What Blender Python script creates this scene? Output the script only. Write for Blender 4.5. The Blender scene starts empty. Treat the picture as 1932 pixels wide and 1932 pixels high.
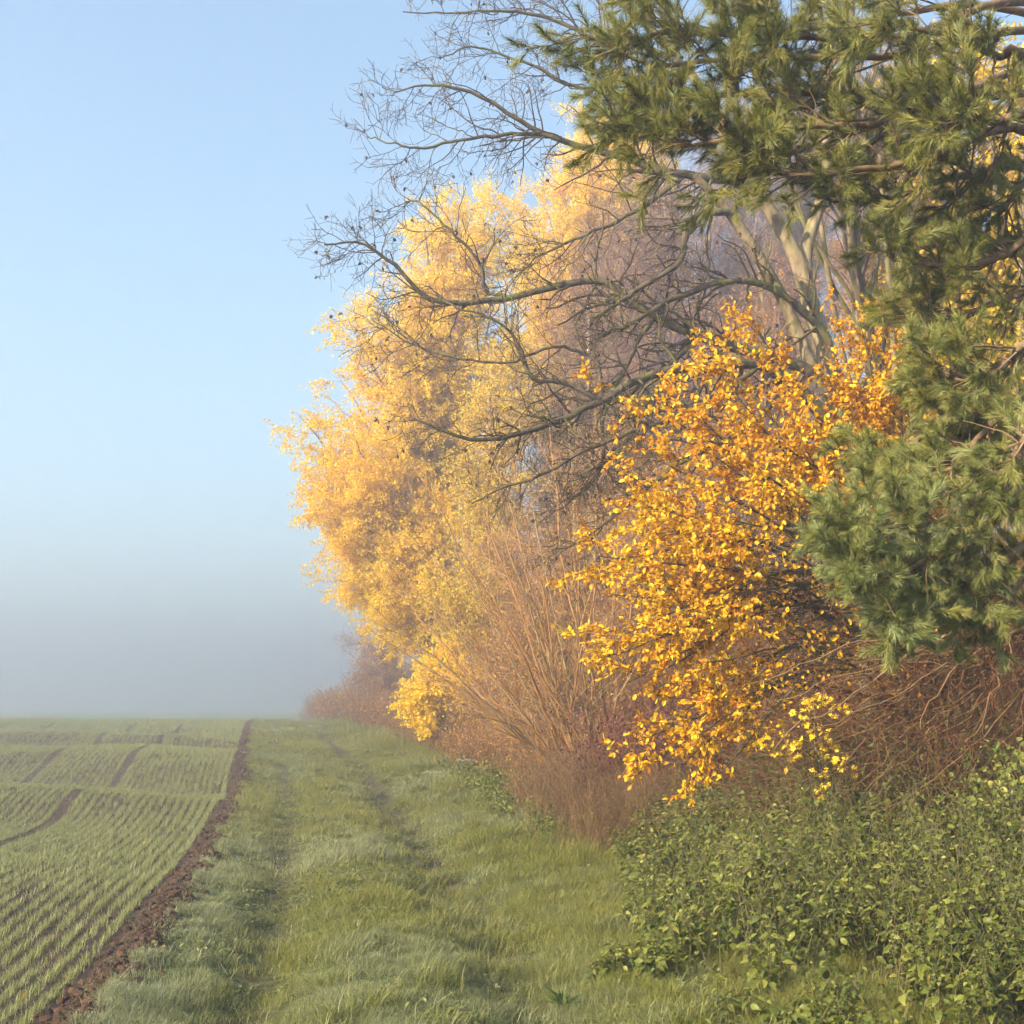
import bpy, math, random
import numpy as np

# ------------------------------------------------------------------ camera, sky, sun
scene = bpy.context.scene
COL = scene.collection
F, HOR, EYE = 1.207, 0.692, 1.70          # focal length / width, eye-level line, eye height
cam = bpy.data.cameras.new('camera')
cam.sensor_width = 36; cam.lens = 36 * F; cam.shift_y = HOR - 0.5
cam.clip_start = 0.1; cam.clip_end = 3000
camo = bpy.data.objects.new('camera', cam); COL.objects.link(camo)
camo.location = (0, 0, EYE); camo.rotation_euler = (math.radians(90), 0, 0)
scene.camera = camo

SUN_EL, SUN_AZ = 24.0, 232.0               # degrees; azimuth clockwise from +Y (the view direction)
world = bpy.data.worlds.new('World'); scene.world = world; world.use_nodes = True
wn = world.node_tree.nodes; wl = world.node_tree.links
sky = wn.new('ShaderNodeTexSky'); sky.sky_type = 'NISHITA'; sky.sun_disc = False
sky.sun_elevation = math.radians(SUN_EL); sky.sun_rotation = math.radians(SUN_AZ)
sky.air_density = 1.0; sky.dust_density = 0.3; sky.ozone_density = 0.7
bg = wn['Background']; bg.inputs['Strength'].default_value = 0.092
tint = wn.new('ShaderNodeMix'); tint.data_type = 'RGBA'; tint.blend_type = 'MULTIPLY'; tint.inputs[0].default_value = 1
tint.inputs[7].default_value = (.98, 1.06, .99, 1)
wl.new(sky.outputs[0], tint.inputs[6]); wl.new(tint.outputs[2], bg.inputs['Color'])
sl = bpy.data.lights.new('sun', 'SUN'); sl.energy = 5.0; sl.angle = math.radians(0.5)
sl.color = (1.0, 0.83, 0.58)
so = bpy.data.objects.new('sun', sl); COL.objects.link(so)
el, az = math.radians(SUN_EL), math.radians(SUN_AZ)
from mathutils import Vector
tosun = Vector((math.sin(az) * math.cos(el), math.cos(az) * math.cos(el), math.sin(el)))
so.rotation_euler = tosun.to_track_quat('Z', 'Y').to_euler()
so.location = tosun * 60
vs = scene.view_settings
vs.view_transform = 'Standard'; vs.look = 'None'; vs.gamma = 1; vs.exposure = 1.98
cy = scene.cycles
cy.max_bounces = 6; cy.diffuse_bounces = 3; cy.glossy_bounces = 1; cy.transmission_bounces = 3
cy.transparent_max_bounces = 8; cy.volume_bounces = 2
cy.use_adaptive_sampling = True; cy.adaptive_threshold = 0.03; cy.adaptive_min_samples = 24
cy.use_denoising = True; cy.caustics_reflective = False; cy.caustics_refractive = False
HAZE_DENSITY = 0.0100

rng = np.random.default_rng(7)

# ------------------------------------------------------------------ helpers
def smooth(a, b, x):
    t = np.clip((x - a) / (b - a), 0, 1); return t * t * (3 - 2 * t)
_tab = np.random.default_rng(3).random((256, 256))
def vnoise(x, y):
    xi = np.floor(x).astype(int); yi = np.floor(y).astype(int)
    fx = x - xi; fy = y - yi; fx = fx * fx * (3 - 2 * fx); fy = fy * fy * (3 - 2 * fy)
    g = lambda i, j: _tab[i % 256, j % 256]
    return (g(xi, yi) * (1 - fx) + g(xi + 1, yi) * fx) * (1 - fy) + (g(xi, yi + 1) * (1 - fx) + g(xi + 1, yi + 1) * fx) * fy
def fbm(x, y, o=3):
    s = 0; a = 1; t = 0
    for k in range(o):
        s = s + a * vnoise(x * 2**k + 17 * k, y * 2**k + 31 * k); t += a; a *= 0.5
    return s / t

def pt(px, py, d):
    """a point at depth d metres seen at (px, py) of the 1932-pixel photograph"""
    return np.array([(px / 1932 - 0.5) * d / F, d, EYE + (HOR - py / 1932) * d / F])

EDGE_Y = [0, 6.7, 11, 21, 35, 50, 700]
EDGE_U = [-1.1, -.97, -.72, -.42, -.5, -.6, -.6]
def w_of(x, y):                            # signed distance from the ploughed edge, + towards the wood
    return x + 0.2 * np.minimum(y, 90) - np.interp(y, EDGE_Y, EDGE_U)
BASE_Y = [-700, 0, 8, 15, 20, 27, 40, 52, 60, 68, 90, 160, 700]
BASE_Z = [0, 0, 0, .06, .16, .38, .76, 1.02, 1.10, 1.06, .72, .93, 1.0]
_by = np.arange(-700, 700, 0.5); _bz = np.interp(_by, BASE_Y, BASE_Z)
_k = np.hanning(13); _k /= _k.sum(); _bz = np.convolve(np.pad(_bz, 6, 'edge'), _k, 'valid')
def ground_h(x, y, detail=True):
    w = w_of(x, y)
    h = np.interp(y, _by, _bz)
    fld = smooth(1.0, -2.5, w)
    amp = np.interp(y, [0, 8, 13, 22, 34, 50, 62, 90], [.0, .04, .12, .17, .20, .12, .05, .0])
    lam = np.interp(y, [0, 15, 45, 700], [0, 15 / 6.3, 15 / 6.3 + 30 / 9.0, 80])
    ph = 2 * np.pi * (lam + 0.06 * w + 0.9 * fbm(x * .15, y * .12))
    h = h + amp * (0.12 + 0.88 * fld) * (.5 + .9 * vnoise(y * .13 + 7, x * .05)) * np.sin(ph)
    h = h + 0.22 * smooth(3.2, 7.0, w) * smooth(3, 9, y) + 0.10 * (fbm(x * .35, y * .35) - .5) * smooth(0, 2, w)
    # wheel ruts of the track
    u = w
    wob = 0.12 * (fbm(x * 0 + 3, y * .25) - .5)
    for c, dep, wd in ((0.85 + wob, .13, .30), (2.55 + wob, .22, .36)):
        h = h - dep * (1 - .55 * smooth(14, 30, y)) * np.exp(-((u - c) / (wd * (1 + y / 50))) ** 2) * (0.5 + 0.9 * fbm(x * .5 + c * 9, y * .5))
    h = h + 0.05 * np.exp(-((w) / .17) ** 2) * smooth(80, 60, y)
    if detail:
        soil = np.exp(-((w) / .24) ** 2)
        h = h + 0.05 * soil * (fbm(x * 9, y * 9, 3) - .5)
        h = h + 0.02 * (fbm(x * 3, y * 3) - .5) * smooth(0.2, .6, w)
        h = h + 0.012 * (fbm(x * 12, y * 12) - .5) * smooth(-.1, -.4, w)
    return h

def link(o, parent=None):
    COL.objects.link(o)
    if parent is not None: o.parent = parent
    return o
def tag(o, label=None, cat=None, group=None, kind=None):
    if label: o['label'] = label
    if cat: o['category'] = cat
    if group: o['group'] = group
    if kind: o['kind'] = kind
    return o
def thing(name, loc, label, cat, group=None):
    o = bpy.data.objects.new(name, None); o.location = loc; o.empty_display_size = .2
    link(o); return tag(o, label, cat, group)

class MB:
    """collects vertices, faces and one random value per vertex, builds ONE mesh object"""
    def __init__(s): s.V = []; s.F = {3: [], 4: []}; s.r = []; s.n = 0; s.t = []
    def add(s, V, F, r=None, tone=0.5):
        V = np.asarray(V, float).reshape(-1, 3); F = np.asarray(F, np.int64)
        s.V.append(V); s.F[F.shape[1]].append(F + s.n)
        s.r.append(np.full(len(V), .5) if r is None else np.broadcast_to(r, len(V)))
        s.t.append(np.broadcast_to(tone, len(V)))
        s.n += len(V)
    def build(s, name, mat, parent=None, smooth_=False):
        V = np.concatenate(s.V)
        if parent is not None: V = V - np.array(parent.matrix_basis.translation if parent.parent is None else parent['_base'])
        me = bpy.data.meshes.new(name)
        me.vertices.add(len(V)); me.vertices.foreach_set('co', V.ravel().astype(np.float32))
        idx = []; st = []; off = 0
        for k in (3, 4):
            if s.F[k]:
                f = np.concatenate(s.F[k]); idx.append(f.ravel()); st.append(off + np.arange(len(f)) * k); off += f.size
        idx = np.concatenate(idx); st = np.concatenate(st)
        me.loops.add(len(idx)); me.loops.foreach_set('vertex_index', idx.astype(np.int32))
        me.polygons.add(len(st)); me.polygons.foreach_set('loop_start', st.astype(np.int32))
        me.polygons.foreach_set('use_smooth', np.full(len(st), smooth_))
        for nm, arr in (('rnd', s.r), ('tone', s.t)):
            a = me.attributes.new(nm, 'FLOAT', 'POINT'); a.data.foreach_set('value', np.concatenate(arr).astype(np.float32))
        me.update(calc_edges=True); me.materials.append(mat)
        return link(bpy.data.objects.new(name, me), parent)

def norm(v): return v / np.maximum(np.linalg.norm(v, axis=-1, keepdims=True), 1e-9)
def rvec(n): return norm(rng.normal(size=(n, 3)))

def tube(P, R, k=4, cap=True):
    """P (N,M,3), R (N,M) -> verts, quads"""
    N, M = R.shape
    T = norm(np.gradient(P, axis=1))
    mean = norm(P[:, -1] - P[:, 0])
    ref = np.eye(3)[np.argmin(np.abs(mean), axis=1)]
    n1 = norm(np.cross(T, ref[:, None, :])); n2 = np.cross(T, n1)
    a = np.arange(k) * 2 * np.pi / k
    V = P[:, :, None, :] + R[:, :, None, None] * (np.cos(a)[:, None] * n1[:, :, None, :] + np.sin(a)[:, None] * n2[:, :, None, :])
    base = (np.arange(N) * M * k)[:, None, None] + (np.arange(M - 1) * k)[None, :, None] + np.arange(k)[None, None, :]
    nxt = (np.arange(N) * M * k)[:, None, None] + (np.arange(M - 1) * k)[None, :, None] + ((np.arange(k) + 1) % k)[None, None, :]
    Q = np.stack([base, nxt, nxt + k, base + k], -1).reshape(-1, 4)
    return V.reshape(-1, 3), Q
def add_tube(mb, P, R, k=4, tone=.5):
    V, Q = tube(P, R, k)
    N, M = R.shape
    mb.add(V, Q, np.repeat(rng.random(N), M * k), tone)

def spline(pts, n):
    """smooth curve through control points, resampled to n points"""
    p = np.array(pts, float); m = len(p)
    q = np.vstack([2 * p[0] - p[1], p, 2 * p[-1] - p[-2]])
    out = []
    for t in np.linspace(0, m - 1 - 1e-6, n):
        i = int(t); f = t - i; a, b, c, d = q[i], q[i + 1], q[i + 2], q[i + 3]
        out.append(.5 * (2 * b + (c - a) * f + (2 * a - 5 * b + 4 * c - d) * f**2 + (3 * b - a - 3 * c + d) * f**3))
    return np.array(out)

def grow(P, R, n, ang=(35, 65), length=.6, K=6, wig=.18, trop=(0, 0, 0), trange=(.15, 1.), rr=.6, rmin=.0015, taper=.35, lend=.6, flat=None, lvar=.35):
    """n children on every parent polyline; returns (children polylines, radii)"""
    N, M = R.shape
    par = np.repeat(np.arange(N), n)
    t = rng.random(len(par)) * (trange[1] - trange[0]) + trange[0]
    f = t * (M - 1); i = np.minimum(f.astype(int), M - 2); fr = (f - i)[:, None]
    p0 = P[par, i] * (1 - fr) + P[par, i + 1] * fr
    r0 = R[par, i] * (1 - fr[:, 0]) + R[par, i + 1] * fr[:, 0]
    T = norm(P[par, i + 1] - P[par, i])
    ax = rvec(len(par)); ax = norm(ax - (ax * T).sum(1, keepdims=True) * T)
    if flat is not None:
        ax = norm(ax * np.array(flat)); ax = norm(ax - (ax * T).sum(1, keepdims=True) * T)
    a = np.radians(rng.uniform(ang[0], ang[1], len(par)))[:, None]
    D = norm(T * np.cos(a) + ax * np.sin(a))
    L = length * (1 - (1 - lend) * t) * (1 + lvar * rng.uniform(-1, 1, len(par)))
    rs = np.maximum(r0 * rr * rng.uniform(.75, 1.05, len(par)), rmin)
    pts = [p0]; step = (L / K)[:, None]
    trop = np.array(trop, float)
    for k in range(K):
        D = norm(D + wig * rng.normal(size=D.shape) + trop)
        pts.append(pts[-1] + D * step)
    Q = np.stack(pts, 1)
    rad = rs[:, None] * (1 - (1 - taper) * np.linspace(0, 1, K + 1)[None, :])
    return Q, np.maximum(rad, rmin * .7)

LEAF = {
 'diamond': (np.array([[0, 0, 0], [-.32, .5, .08], [0, 1, -.05], [.32, .5, .08]]), np.array([[0, 3, 2, 1]])),
 'oval': (np.array([[0, 0, 0], [-.27, .3, .07], [-.26, .68, .05], [0, 1, -.08], [.26, .68, .05], [.27, .3, .07]]), np.array([[0, 3, 2, 1], [0, 5, 4, 3]])),
 'round': (np.array([[0, 0, 0], [-.36, .3, .1], [-.34, .72, .07], [0, 1, -.1], [.34, .72, .07], [.36, .3, .1]]), np.array([[0, 3, 2, 1], [0, 5, 4, 3]])),
 'nettle': (np.array([[0, 0, 0], [0, .35, .02], [0, .7, -.04], [0, 1, -.22], [-.30, .2, .07], [-.33, .45, .04], [-.19, .72, -.04], [.30, .2, .07], [.33, .45, .04], [.19, .72, -.04]]),
            np.array([[0, 1, 5, 4], [1, 2, 6, 5], [0, 7, 8, 1], [1, 8, 9, 2], [2, 3, 6, 6], [2, 9, 3, 3]])),
}
def leaf_frames(n, dirs, up=(0, 0, 1), roll=.6):
    """dirs: leaf axis; returns axis X, Y, Z with the blade facing roughly up"""
    Y = norm(dirs); upv = norm(np.array(up)[None, :] + roll * rng.normal(size=(n, 3)))
    X = norm(np.cross(Y, upv)); Z = np.cross(X, Y); return X, Y, Z
def add_leaves(mb, P, D, size, kind='oval', up=(0, 0, 1), roll=.6, wid=1., tone=.5, r=None):
    n = len(P); tv, tf = LEAF[kind]
    size = np.broadcast_to(size, n)
    X, Y, Z = leaf_frames(n, D, up, roll)
    V = P[:, None, :] + size[:, None, None] * (tv[None, :, 0:1] * wid * X[:, None] + tv[None, :, 1:2] * Y[:, None] + tv[None, :, 2:3] * Z[:, None])
    k = len(tv); rr = rng.random(n) if r is None else np.broadcast_to(r, n)
    rr = np.repeat(rr, k); tt = np.repeat(np.broadcast_to(tone, n), k)
    quads = np.array([f for f in tf if f[2] != f[3]]); tris = np.array([f[:3] for f in tf if f[2] == f[3]])
    off = (np.arange(n) * k)[:, None, None]
    mb.add(V, (quads[None] + off).reshape(-1, 4), rr, tt)
    if len(tris):
        mb.F[3].append((tris[None] + off).reshape(-1, 3) + mb.n - len(V) * k)
def on_lines(P, n, trange=(.1, 1)):
    """n random points (with tangent) on each polyline"""
    N, M, _ = P.shape
    par = np.repeat(np.arange(N), n); t = rng.random(len(par)) * (trange[1] - trange[0]) + trange[0]
    f = t * (M - 1); i = np.minimum(f.astype(int), M - 2); fr = (f - i)[:, None]
    return P[par, i] * (1 - fr) + P[par, i + 1] * fr, norm(P[par, i + 1] - P[par, i])

# ------------------------------------------------------------------ materials
def new_mat(name):
    m = bpy.data.materials.new(name); m.use_nodes = True; nt = m.node_tree
    for n in list(nt.nodes): nt.nodes.remove(n)
    return m, nt, nt.nodes.new('ShaderNodeOutputMaterial')
def ramp(nt, cols, inp=None, interp='LINEAR'):
    r = nt.nodes.new('ShaderNodeValToRGB'); cr = r.color_ramp; cr.interpolation = interp
    n = len(cols)
    while len(cr.elements) < n: cr.elements.new(.5)
    for k, c in enumerate(cols):
        if len(c) == 4: cr.elements[k].position = c[0]; c = c[1:]
        else: cr.elements[k].position = k / (n - 1)
        cr.elements[k].color = (*c, 1)
    if inp is not None: nt.links.new(inp, r.inputs[0])
    return r.outputs[0]
def attr(nt, name):
    a = nt.nodes.new('ShaderNodeAttribute'); a.attribute_name = name; return a.outputs['Fac']
def mixc(nt, fac, a, b, mode='MIX'):
    m = nt.nodes.new('ShaderNodeMix'); m.data_type = 'RGBA'; m.blend_type = mode
    for sock, v in ((m.inputs[0], fac), (m.inputs[6], a), (m.inputs[7], b)):
        if hasattr(v, 'links'): nt.links.new(v, sock)
        else: sock.default_value = v if isinstance(v, (int, float)) else (*v, 1)
    return m.outputs[2]
def leafy(name, cols, trans=.3, rough=.55, cols2=None, spec=.25):
    m, nt, out = new_mat(name)
    c = ramp(nt, cols, attr(nt, 'rnd'))
    if cols2: c = mixc(nt, attr(nt, 'tone'), c, ramp(nt, cols2, attr(nt, 'rnd')))
    p = nt.nodes.new('ShaderNodeBsdfPrincipled'); nt.links.new(c, p.inputs['Base Color'])
    p.inputs['Roughness'].default_value = rough; p.inputs['Specular IOR Level'].default_value = spec
    if trans > 0:
        t = nt.nodes.new('ShaderNodeBsdfTranslucent'); nt.links.new(c, t.inputs['Color'])
        mx = nt.nodes.new('ShaderNodeMixShader'); mx.inputs[0].default_value = trans
        nt.links.new(p.outputs[0], mx.inputs[1]); nt.links.new(t.outputs[0], mx.inputs[2]); nt.links.new(mx.outputs[0], out.inputs[0])
    else: nt.links.new(p.outputs[0], out.inputs[0])
    return m
def bark(name, c1, c2, moss=None, scale=14., mossamt=.5, stretch=.35):
    m, nt, out = new_mat(name)
    tc = nt.nodes.new('ShaderNodeTexCoord'); mp = nt.nodes.new('ShaderNodeMapping'); mp.inputs['Scale'].default_value = (1, 1, stretch)
    nt.links.new(tc.outputs['Object'], mp.inputs[0])
    n = nt.nodes.new('ShaderNodeTexNoise'); n.inputs['Scale'].default_value = scale; n.inputs['Detail'].default_value = 6; nt.links.new(mp.outputs[0], n.inputs[0])
    c = ramp(nt, [(.3, *c1), (.7, *c2)], n.outputs[0])
    if moss:
        n2 = nt.nodes.new('ShaderNodeTexNoise'); n2.inputs['Scale'].default_value = 3.; n2.inputs['Detail'].default_value = 5; nt.links.new(tc.outputs['Object'], n2.inputs[0])
        f = ramp(nt, [(.62 - .25 * mossamt, 0, 0, 0), (.8 - .25 * mossamt, 1, 1, 1)], n2.outputs[0])
        c = mixc(nt, f, c, moss)
    b = nt.nodes.new('ShaderNodeBump'); b.inputs['Strength'].default_value = .6; b.inputs['Distance'].default_value = .02; nt.links.new(n.outputs[0], b.inputs['Height'])
    p = nt.nodes.new('ShaderNodeBsdfPrincipled'); p.inputs['Roughness'].default_value = .85; p.inputs['Specular IOR Level'].default_value = .2
    nt.links.new(c, p.inputs['Base Color']); nt.links.new(b.outputs[0], p.inputs['Normal']); nt.links.new(p.outputs[0], out.inputs[0])
    return m

M_wheat = leafy('young_wheat', [(.15, .175, .05), (.24, .26, .09), (.36, .37, .17)], .25, .4)
M_grass = leafy('verge_grass', [(.075, .095, .014), (.165, .18, .024), (.28, .27, .05), (.42, .35, .13)], .25, .45,
                cols2=[(.14, .17, .075), (.22, .245, .12), (.32, .335, .18), (.42, .40, .24)])
M_nettle = leafy('nettle_leaf', [(.035, .05, .010), (.09, .112, .018), (.17, .19, .032), (.30, .29, .07)], .22, .45)
M_nstem = leafy('nettle_stem', [(.06, .07, .025), (.13, .10, .05)], 0, .7)
M_yleaf = leafy('yellow_leaf', [(0, .22, .075, .02), (.12, .52, .19, .012), (.4, .72, .37, .010), (.7, .82, .50, .012), (.9, .86, .60, .03), (1, .45, .45, .05)], .3, .45)
M_mleaf = leafy('maple_leaf', [(.78, .50, .015), (.85, .62, .03), (.85, .68, .06)], .3, .45)
M_birch = leafy('birch_leaf', [(.78, .45, .006), (.89, .64, .008), (.91, .73, .02)], .5, .5)
M_orange = leafy('orange_leaf', [(.34, .15, .04), (.50, .27, .045), (.62, .38, .05)], .35, .5)
M_olive = leafy('olive_leaf', [(.40, .28, .02), (.66, .48, .02), (.82, .56, .03)], .3, .5)
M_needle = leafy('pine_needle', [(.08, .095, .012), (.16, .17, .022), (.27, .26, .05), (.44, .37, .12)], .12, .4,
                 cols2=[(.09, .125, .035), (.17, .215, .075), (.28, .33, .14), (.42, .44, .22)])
M_bark = bark('grey_bark', (.11, .08, .045), (.30, .235, .14), (.13, .14, .03), mossamt=.45)
M_limb = bark('mossy_limb', (.045, .035, .025), (.13, .105, .065), (.12, .13, .025), mossamt=.55)
M_twig = leafy('dark_twig', [(.05, .032, .025), (.09, .06, .04), (.13, .12, .04)], 0, .8)
M_otwig = leafy('willow_twig', [(.28, .13, .045), (.36, .20, .07), (.30, .22, .10)], 0, .7)
M_ptwig = leafy('birch_twig', [(.15, .08, .065), (.21, .115, .08), (.25, .15, .10)], 0, .8)
M_rtwig = leafy('dogwood_twig', [(.075, .022, .02), (.13, .035, .028), (.13, .065, .04)], 0, .7)
M_brown = leafy('thicket_twig', [(.055, .018, .009), (.11, .040, .018), (.18, .082, .038), (.14, .11, .035)], 0, .8)
M_dry = leafy('dry_weed', [(.15, .075, .04), (.24, .13, .07), (.34, .22, .12)], .1, .8)
M_cane = leafy('cane', [(.13, .07, .03), (.20, .12, .055), (.28, .19, .09)], 0, .75)
M_weed = leafy('dead_weed', [(.06, .032, .016), (.12, .065, .03), (.27, .17, .075)], .1, .8)
M_pbark = bark('pine_bark', (.11, .075, .045), (.24, .16, .095), (.12, .12, .05), mossamt=.3)
M_wbark = bark('white_bark', (.42, .35, .27), (.62, .54, .44), scale=5)

def ground_mat():
    m, nt, out = new_mat('field_soil_and_turf')
    N = lambda t: nt.nodes.new(t)
    geo = N('ShaderNodeNewGeometry')
    n1 = N('ShaderNodeTexNoise'); n1.inputs['Scale'].default_value = 9; n1.inputs['Detail'].default_value = 8; nt.links.new(geo.outputs['Position'], n1.inputs[0])
    n2 = N('ShaderNodeTexNoise'); n2.inputs['Scale'].default_value = .8; n2.inputs['Detail'].default_value = 5; nt.links.new(geo.outputs['Position'], n2.inputs[0])
    soil = ramp(nt, [(.3, .032, .024, .018), (.55, .068, .048, .035), (.75, .13, .088, .06)], n1.outputs[0])
    turf = ramp(nt, [(.3, .045, .05, .018), (.6, .10, .12, .035), (.8, .15, .16, .06)], n1.outputs[0])
    far = ramp(nt, [(.3, .13, .17, .06), (.7, .18, .22, .08)], n2.outputs[0])
    litter = ramp(nt, [(.3, .05, .03, .018), (.6, .12, .065, .035), (.8, .2, .12, .06)], n1.outputs[0])
    c = mixc(nt, attr(nt, 'rnd'), soil, turf)                # rnd: turf cover
    c = mixc(nt, attr(nt, 'tone'), c, mixc(nt, ramp(nt, [(.45, 0, 0, 0), (.55, 1, 1, 1)], attr(nt, 'side')), far, litter))
    b = N('ShaderNodeBump'); b.inputs['Strength'].default_value = .7; b.inputs['Distance'].default_value = .03; nt.links.new(n1.outputs[0], b.inputs['Height'])
    p = N('ShaderNodeBsdfPrincipled'); p.inputs['Roughness'].default_value = .95; p.inputs['Specular IOR Level'].default_value = .1
    nt.links.new(c, p.inputs['Base Color']); nt.links.new(b.outputs[0], p.inputs['Normal']); nt.links.new(p.outputs[0], out.inputs[0])
    return m

# ------------------------------------------------------------------ ground: one sheet to the horizon
def axis(lo, hi, step, far_lo, far_hi, g=1.12):
    core = list(np.arange(lo, hi, step)); a = [lo]; s = step
    while a[-1] > far_lo: s *= g; a.append(a[-1] - s)
    b = [core[-1]]; s = step
    while b[-1] < far_hi: s *= g; b.append(b[-1] + s)
    return np.array(a[1:][::-1] + core + b[1:])
gx = axis(-9, 6, .06, -600, 600); gy = axis(4, 24, .09, -200, 650, 1.03)
GX, GY = np.meshgrid(gx, gy); GZ = ground_h(GX, GY)
nx, ny = len(gx), len(gy)
ii = (np.arange(ny - 1)[:, None] * nx + np.arange(nx - 1)[None, :]).ravel()
Wg = w_of(GX, GY)
cover = smooth(.04, .18, Wg + .22 * (fbm(GX * 4, GY * 4) - .5)) * (1 - .8 * np.exp(-((Wg - 2.55) / .25) ** 2)) * (1 - .5 * np.exp(-((Wg - .85) / .2) ** 2))
farf = np.maximum(smooth(40, 62, GY) * (Wg < 3.5), smooth(4.0, 5.2, Wg))
mb = MB(); mb.add(np.stack([GX, GY, GZ], -1).reshape(-1, 3), np.stack([ii, ii + 1, ii + 1 + nx, ii + nx], -1), cover.ravel(), farf.ravel())
ground = mb.build('ground', ground_mat(), smooth_=True); tag(ground, kind='structure')
a = ground.data.attributes.new('side', 'FLOAT', 'POINT'); a.data.foreach_set('value', smooth(2.5, 3.5, Wg).ravel().astype(np.float32))

# ------------------------------------------------------------------ haze
def haze():
    m, nt, out = new_mat('morning_haze')
    v = nt.nodes.new('ShaderNodeVolumePrincipled')
    v.inputs['Color'].default_value = (.60, .635, .74, 1); v.inputs['Density'].default_value = HAZE_DENSITY
    v.inputs['Anisotropy'].default_value = .58
    nt.links.new(v.outputs[0], out.inputs['Volume'])
    x0, x1, y0, y1, z0, z1 = -640, 640, -240, 700, -2, 27.5
    V = [(x, y, z) for x in (x0, x1) for y in (y0, y1) for z in (z0, z1)]
    mb = MB(); mb.add(V, [(0, 1, 3, 2), (4, 6, 7, 5), (0, 4, 5, 1), (2, 3, 7, 6), (0, 2, 6, 4), (1, 5, 7, 3)])
    tag(mb.build('haze', m), kind='stuff')
haze()

# ------------------------------------------------------------------ crop, grass, clods
def in_view(x, y, m=.06):
    return (np.abs(x / np.maximum(y, .1)) < .5 / F + m)
def blades(mb, x, y, h, wd, lean, curve=.5, tone=.5, seg=2, r=None):
    n = len(x); z = ground_h(x, y) - .006
    a = rng.random(n) * 2 * np.pi; d = np.stack([np.cos(a), np.sin(a), np.zeros(n)], -1)
    sd = np.stack([-np.sin(a + .6 * rng.normal(size=n)), np.cos(a), np.zeros(n)], -1)
    b = np.stack([x, y, z], -1); ln = lean * (.3 + rng.random(n)); up = np.array([0, 0, 1.])
    H = h[:, None]; W = wd[:, None] * .5; Ln = ln[:, None]
    m = b + H * (.5 * up + d * Ln * .35); t = b + H * (up * (1 - .35 * Ln) + d * Ln * (1 + curve * 0))
    rr = rng.random(n) if r is None else np.broadcast_to(r, n)
    if seg == 2:
        V = np.stack([b - sd * W, b + sd * W, m + sd * W * .8, m - sd * W * .8, t], 1)
        off = (np.arange(n) * 5)[:, None]
        mb.add(V, off + np.array([[0, 1, 2, 3]]), np.repeat(rr, 5), np.repeat(np.broadcast_to(tone, n), 5))
        mb.F[3].append(off + np.array([[3, 2, 4]]) + mb.n - 5 * n)
    else:
        V = np.stack([b - sd * W, b + sd * W, t], 1)
        mb.add(V, (np.arange(n) * 3)[:, None] + np.array([[0, 1, 2]]), np.repeat(rr, 3), np.repeat(np.broadcast_to(tone, n), 3))

def wheat():
    mb = MB()
    for (y0, y1, per, hh, ww) in ((5.2, 12, 420, .085, .0036), (12, 22, 380, .085, .0045), (22, 40, 240, .09, .007), (40, 64, 130, .10, .013)):
        rows = np.arange(1, int((y1 * .42 + 4) / .135) + 60)
        L = y1 - y0; n = int(L * per)
        for k in rows:
            w = -.20 - .135 * k
            gap = 1.0
            for g in (18, 32, 58, 72): gap = gap if abs(k - g) > 0 else 0.04
            y = y0 + L * rng.random(n)
            x = w - .2 * y + np.interp(y, EDGE_Y, EDGE_U)
            ok = in_view(x, y); x, y = x[ok], y[ok]
            if len(x) == 0: continue
            dens = smooth(.25, .5, fbm(x * 2.2 + k * 3, y * 2.2, 2)) * .75 + .3
            ok = rng.random(len(x)) < dens * gap; x, y = x[ok], y[ok]
            x = x + (.03 if k in (17, 31, 57, 71) else 0) + rng.normal(size=len(x)) * (.016 + .0006 * y) + .02 * (fbm(y * .7, y * 0 + k) - .5)
            h = hh * rng.uniform(.55, 1.2, len(x)) * (.7 + .6 * fbm(x * .8, y * .8))
            blades(mb, x, y, h, ww * rng.uniform(.7, 1.2, len(x)), .55, seg=2 if y0 < 20 else 1)
    tag(mb.build('wheat_seedlings', M_wheat), kind='stuff')
wheat()

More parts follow.
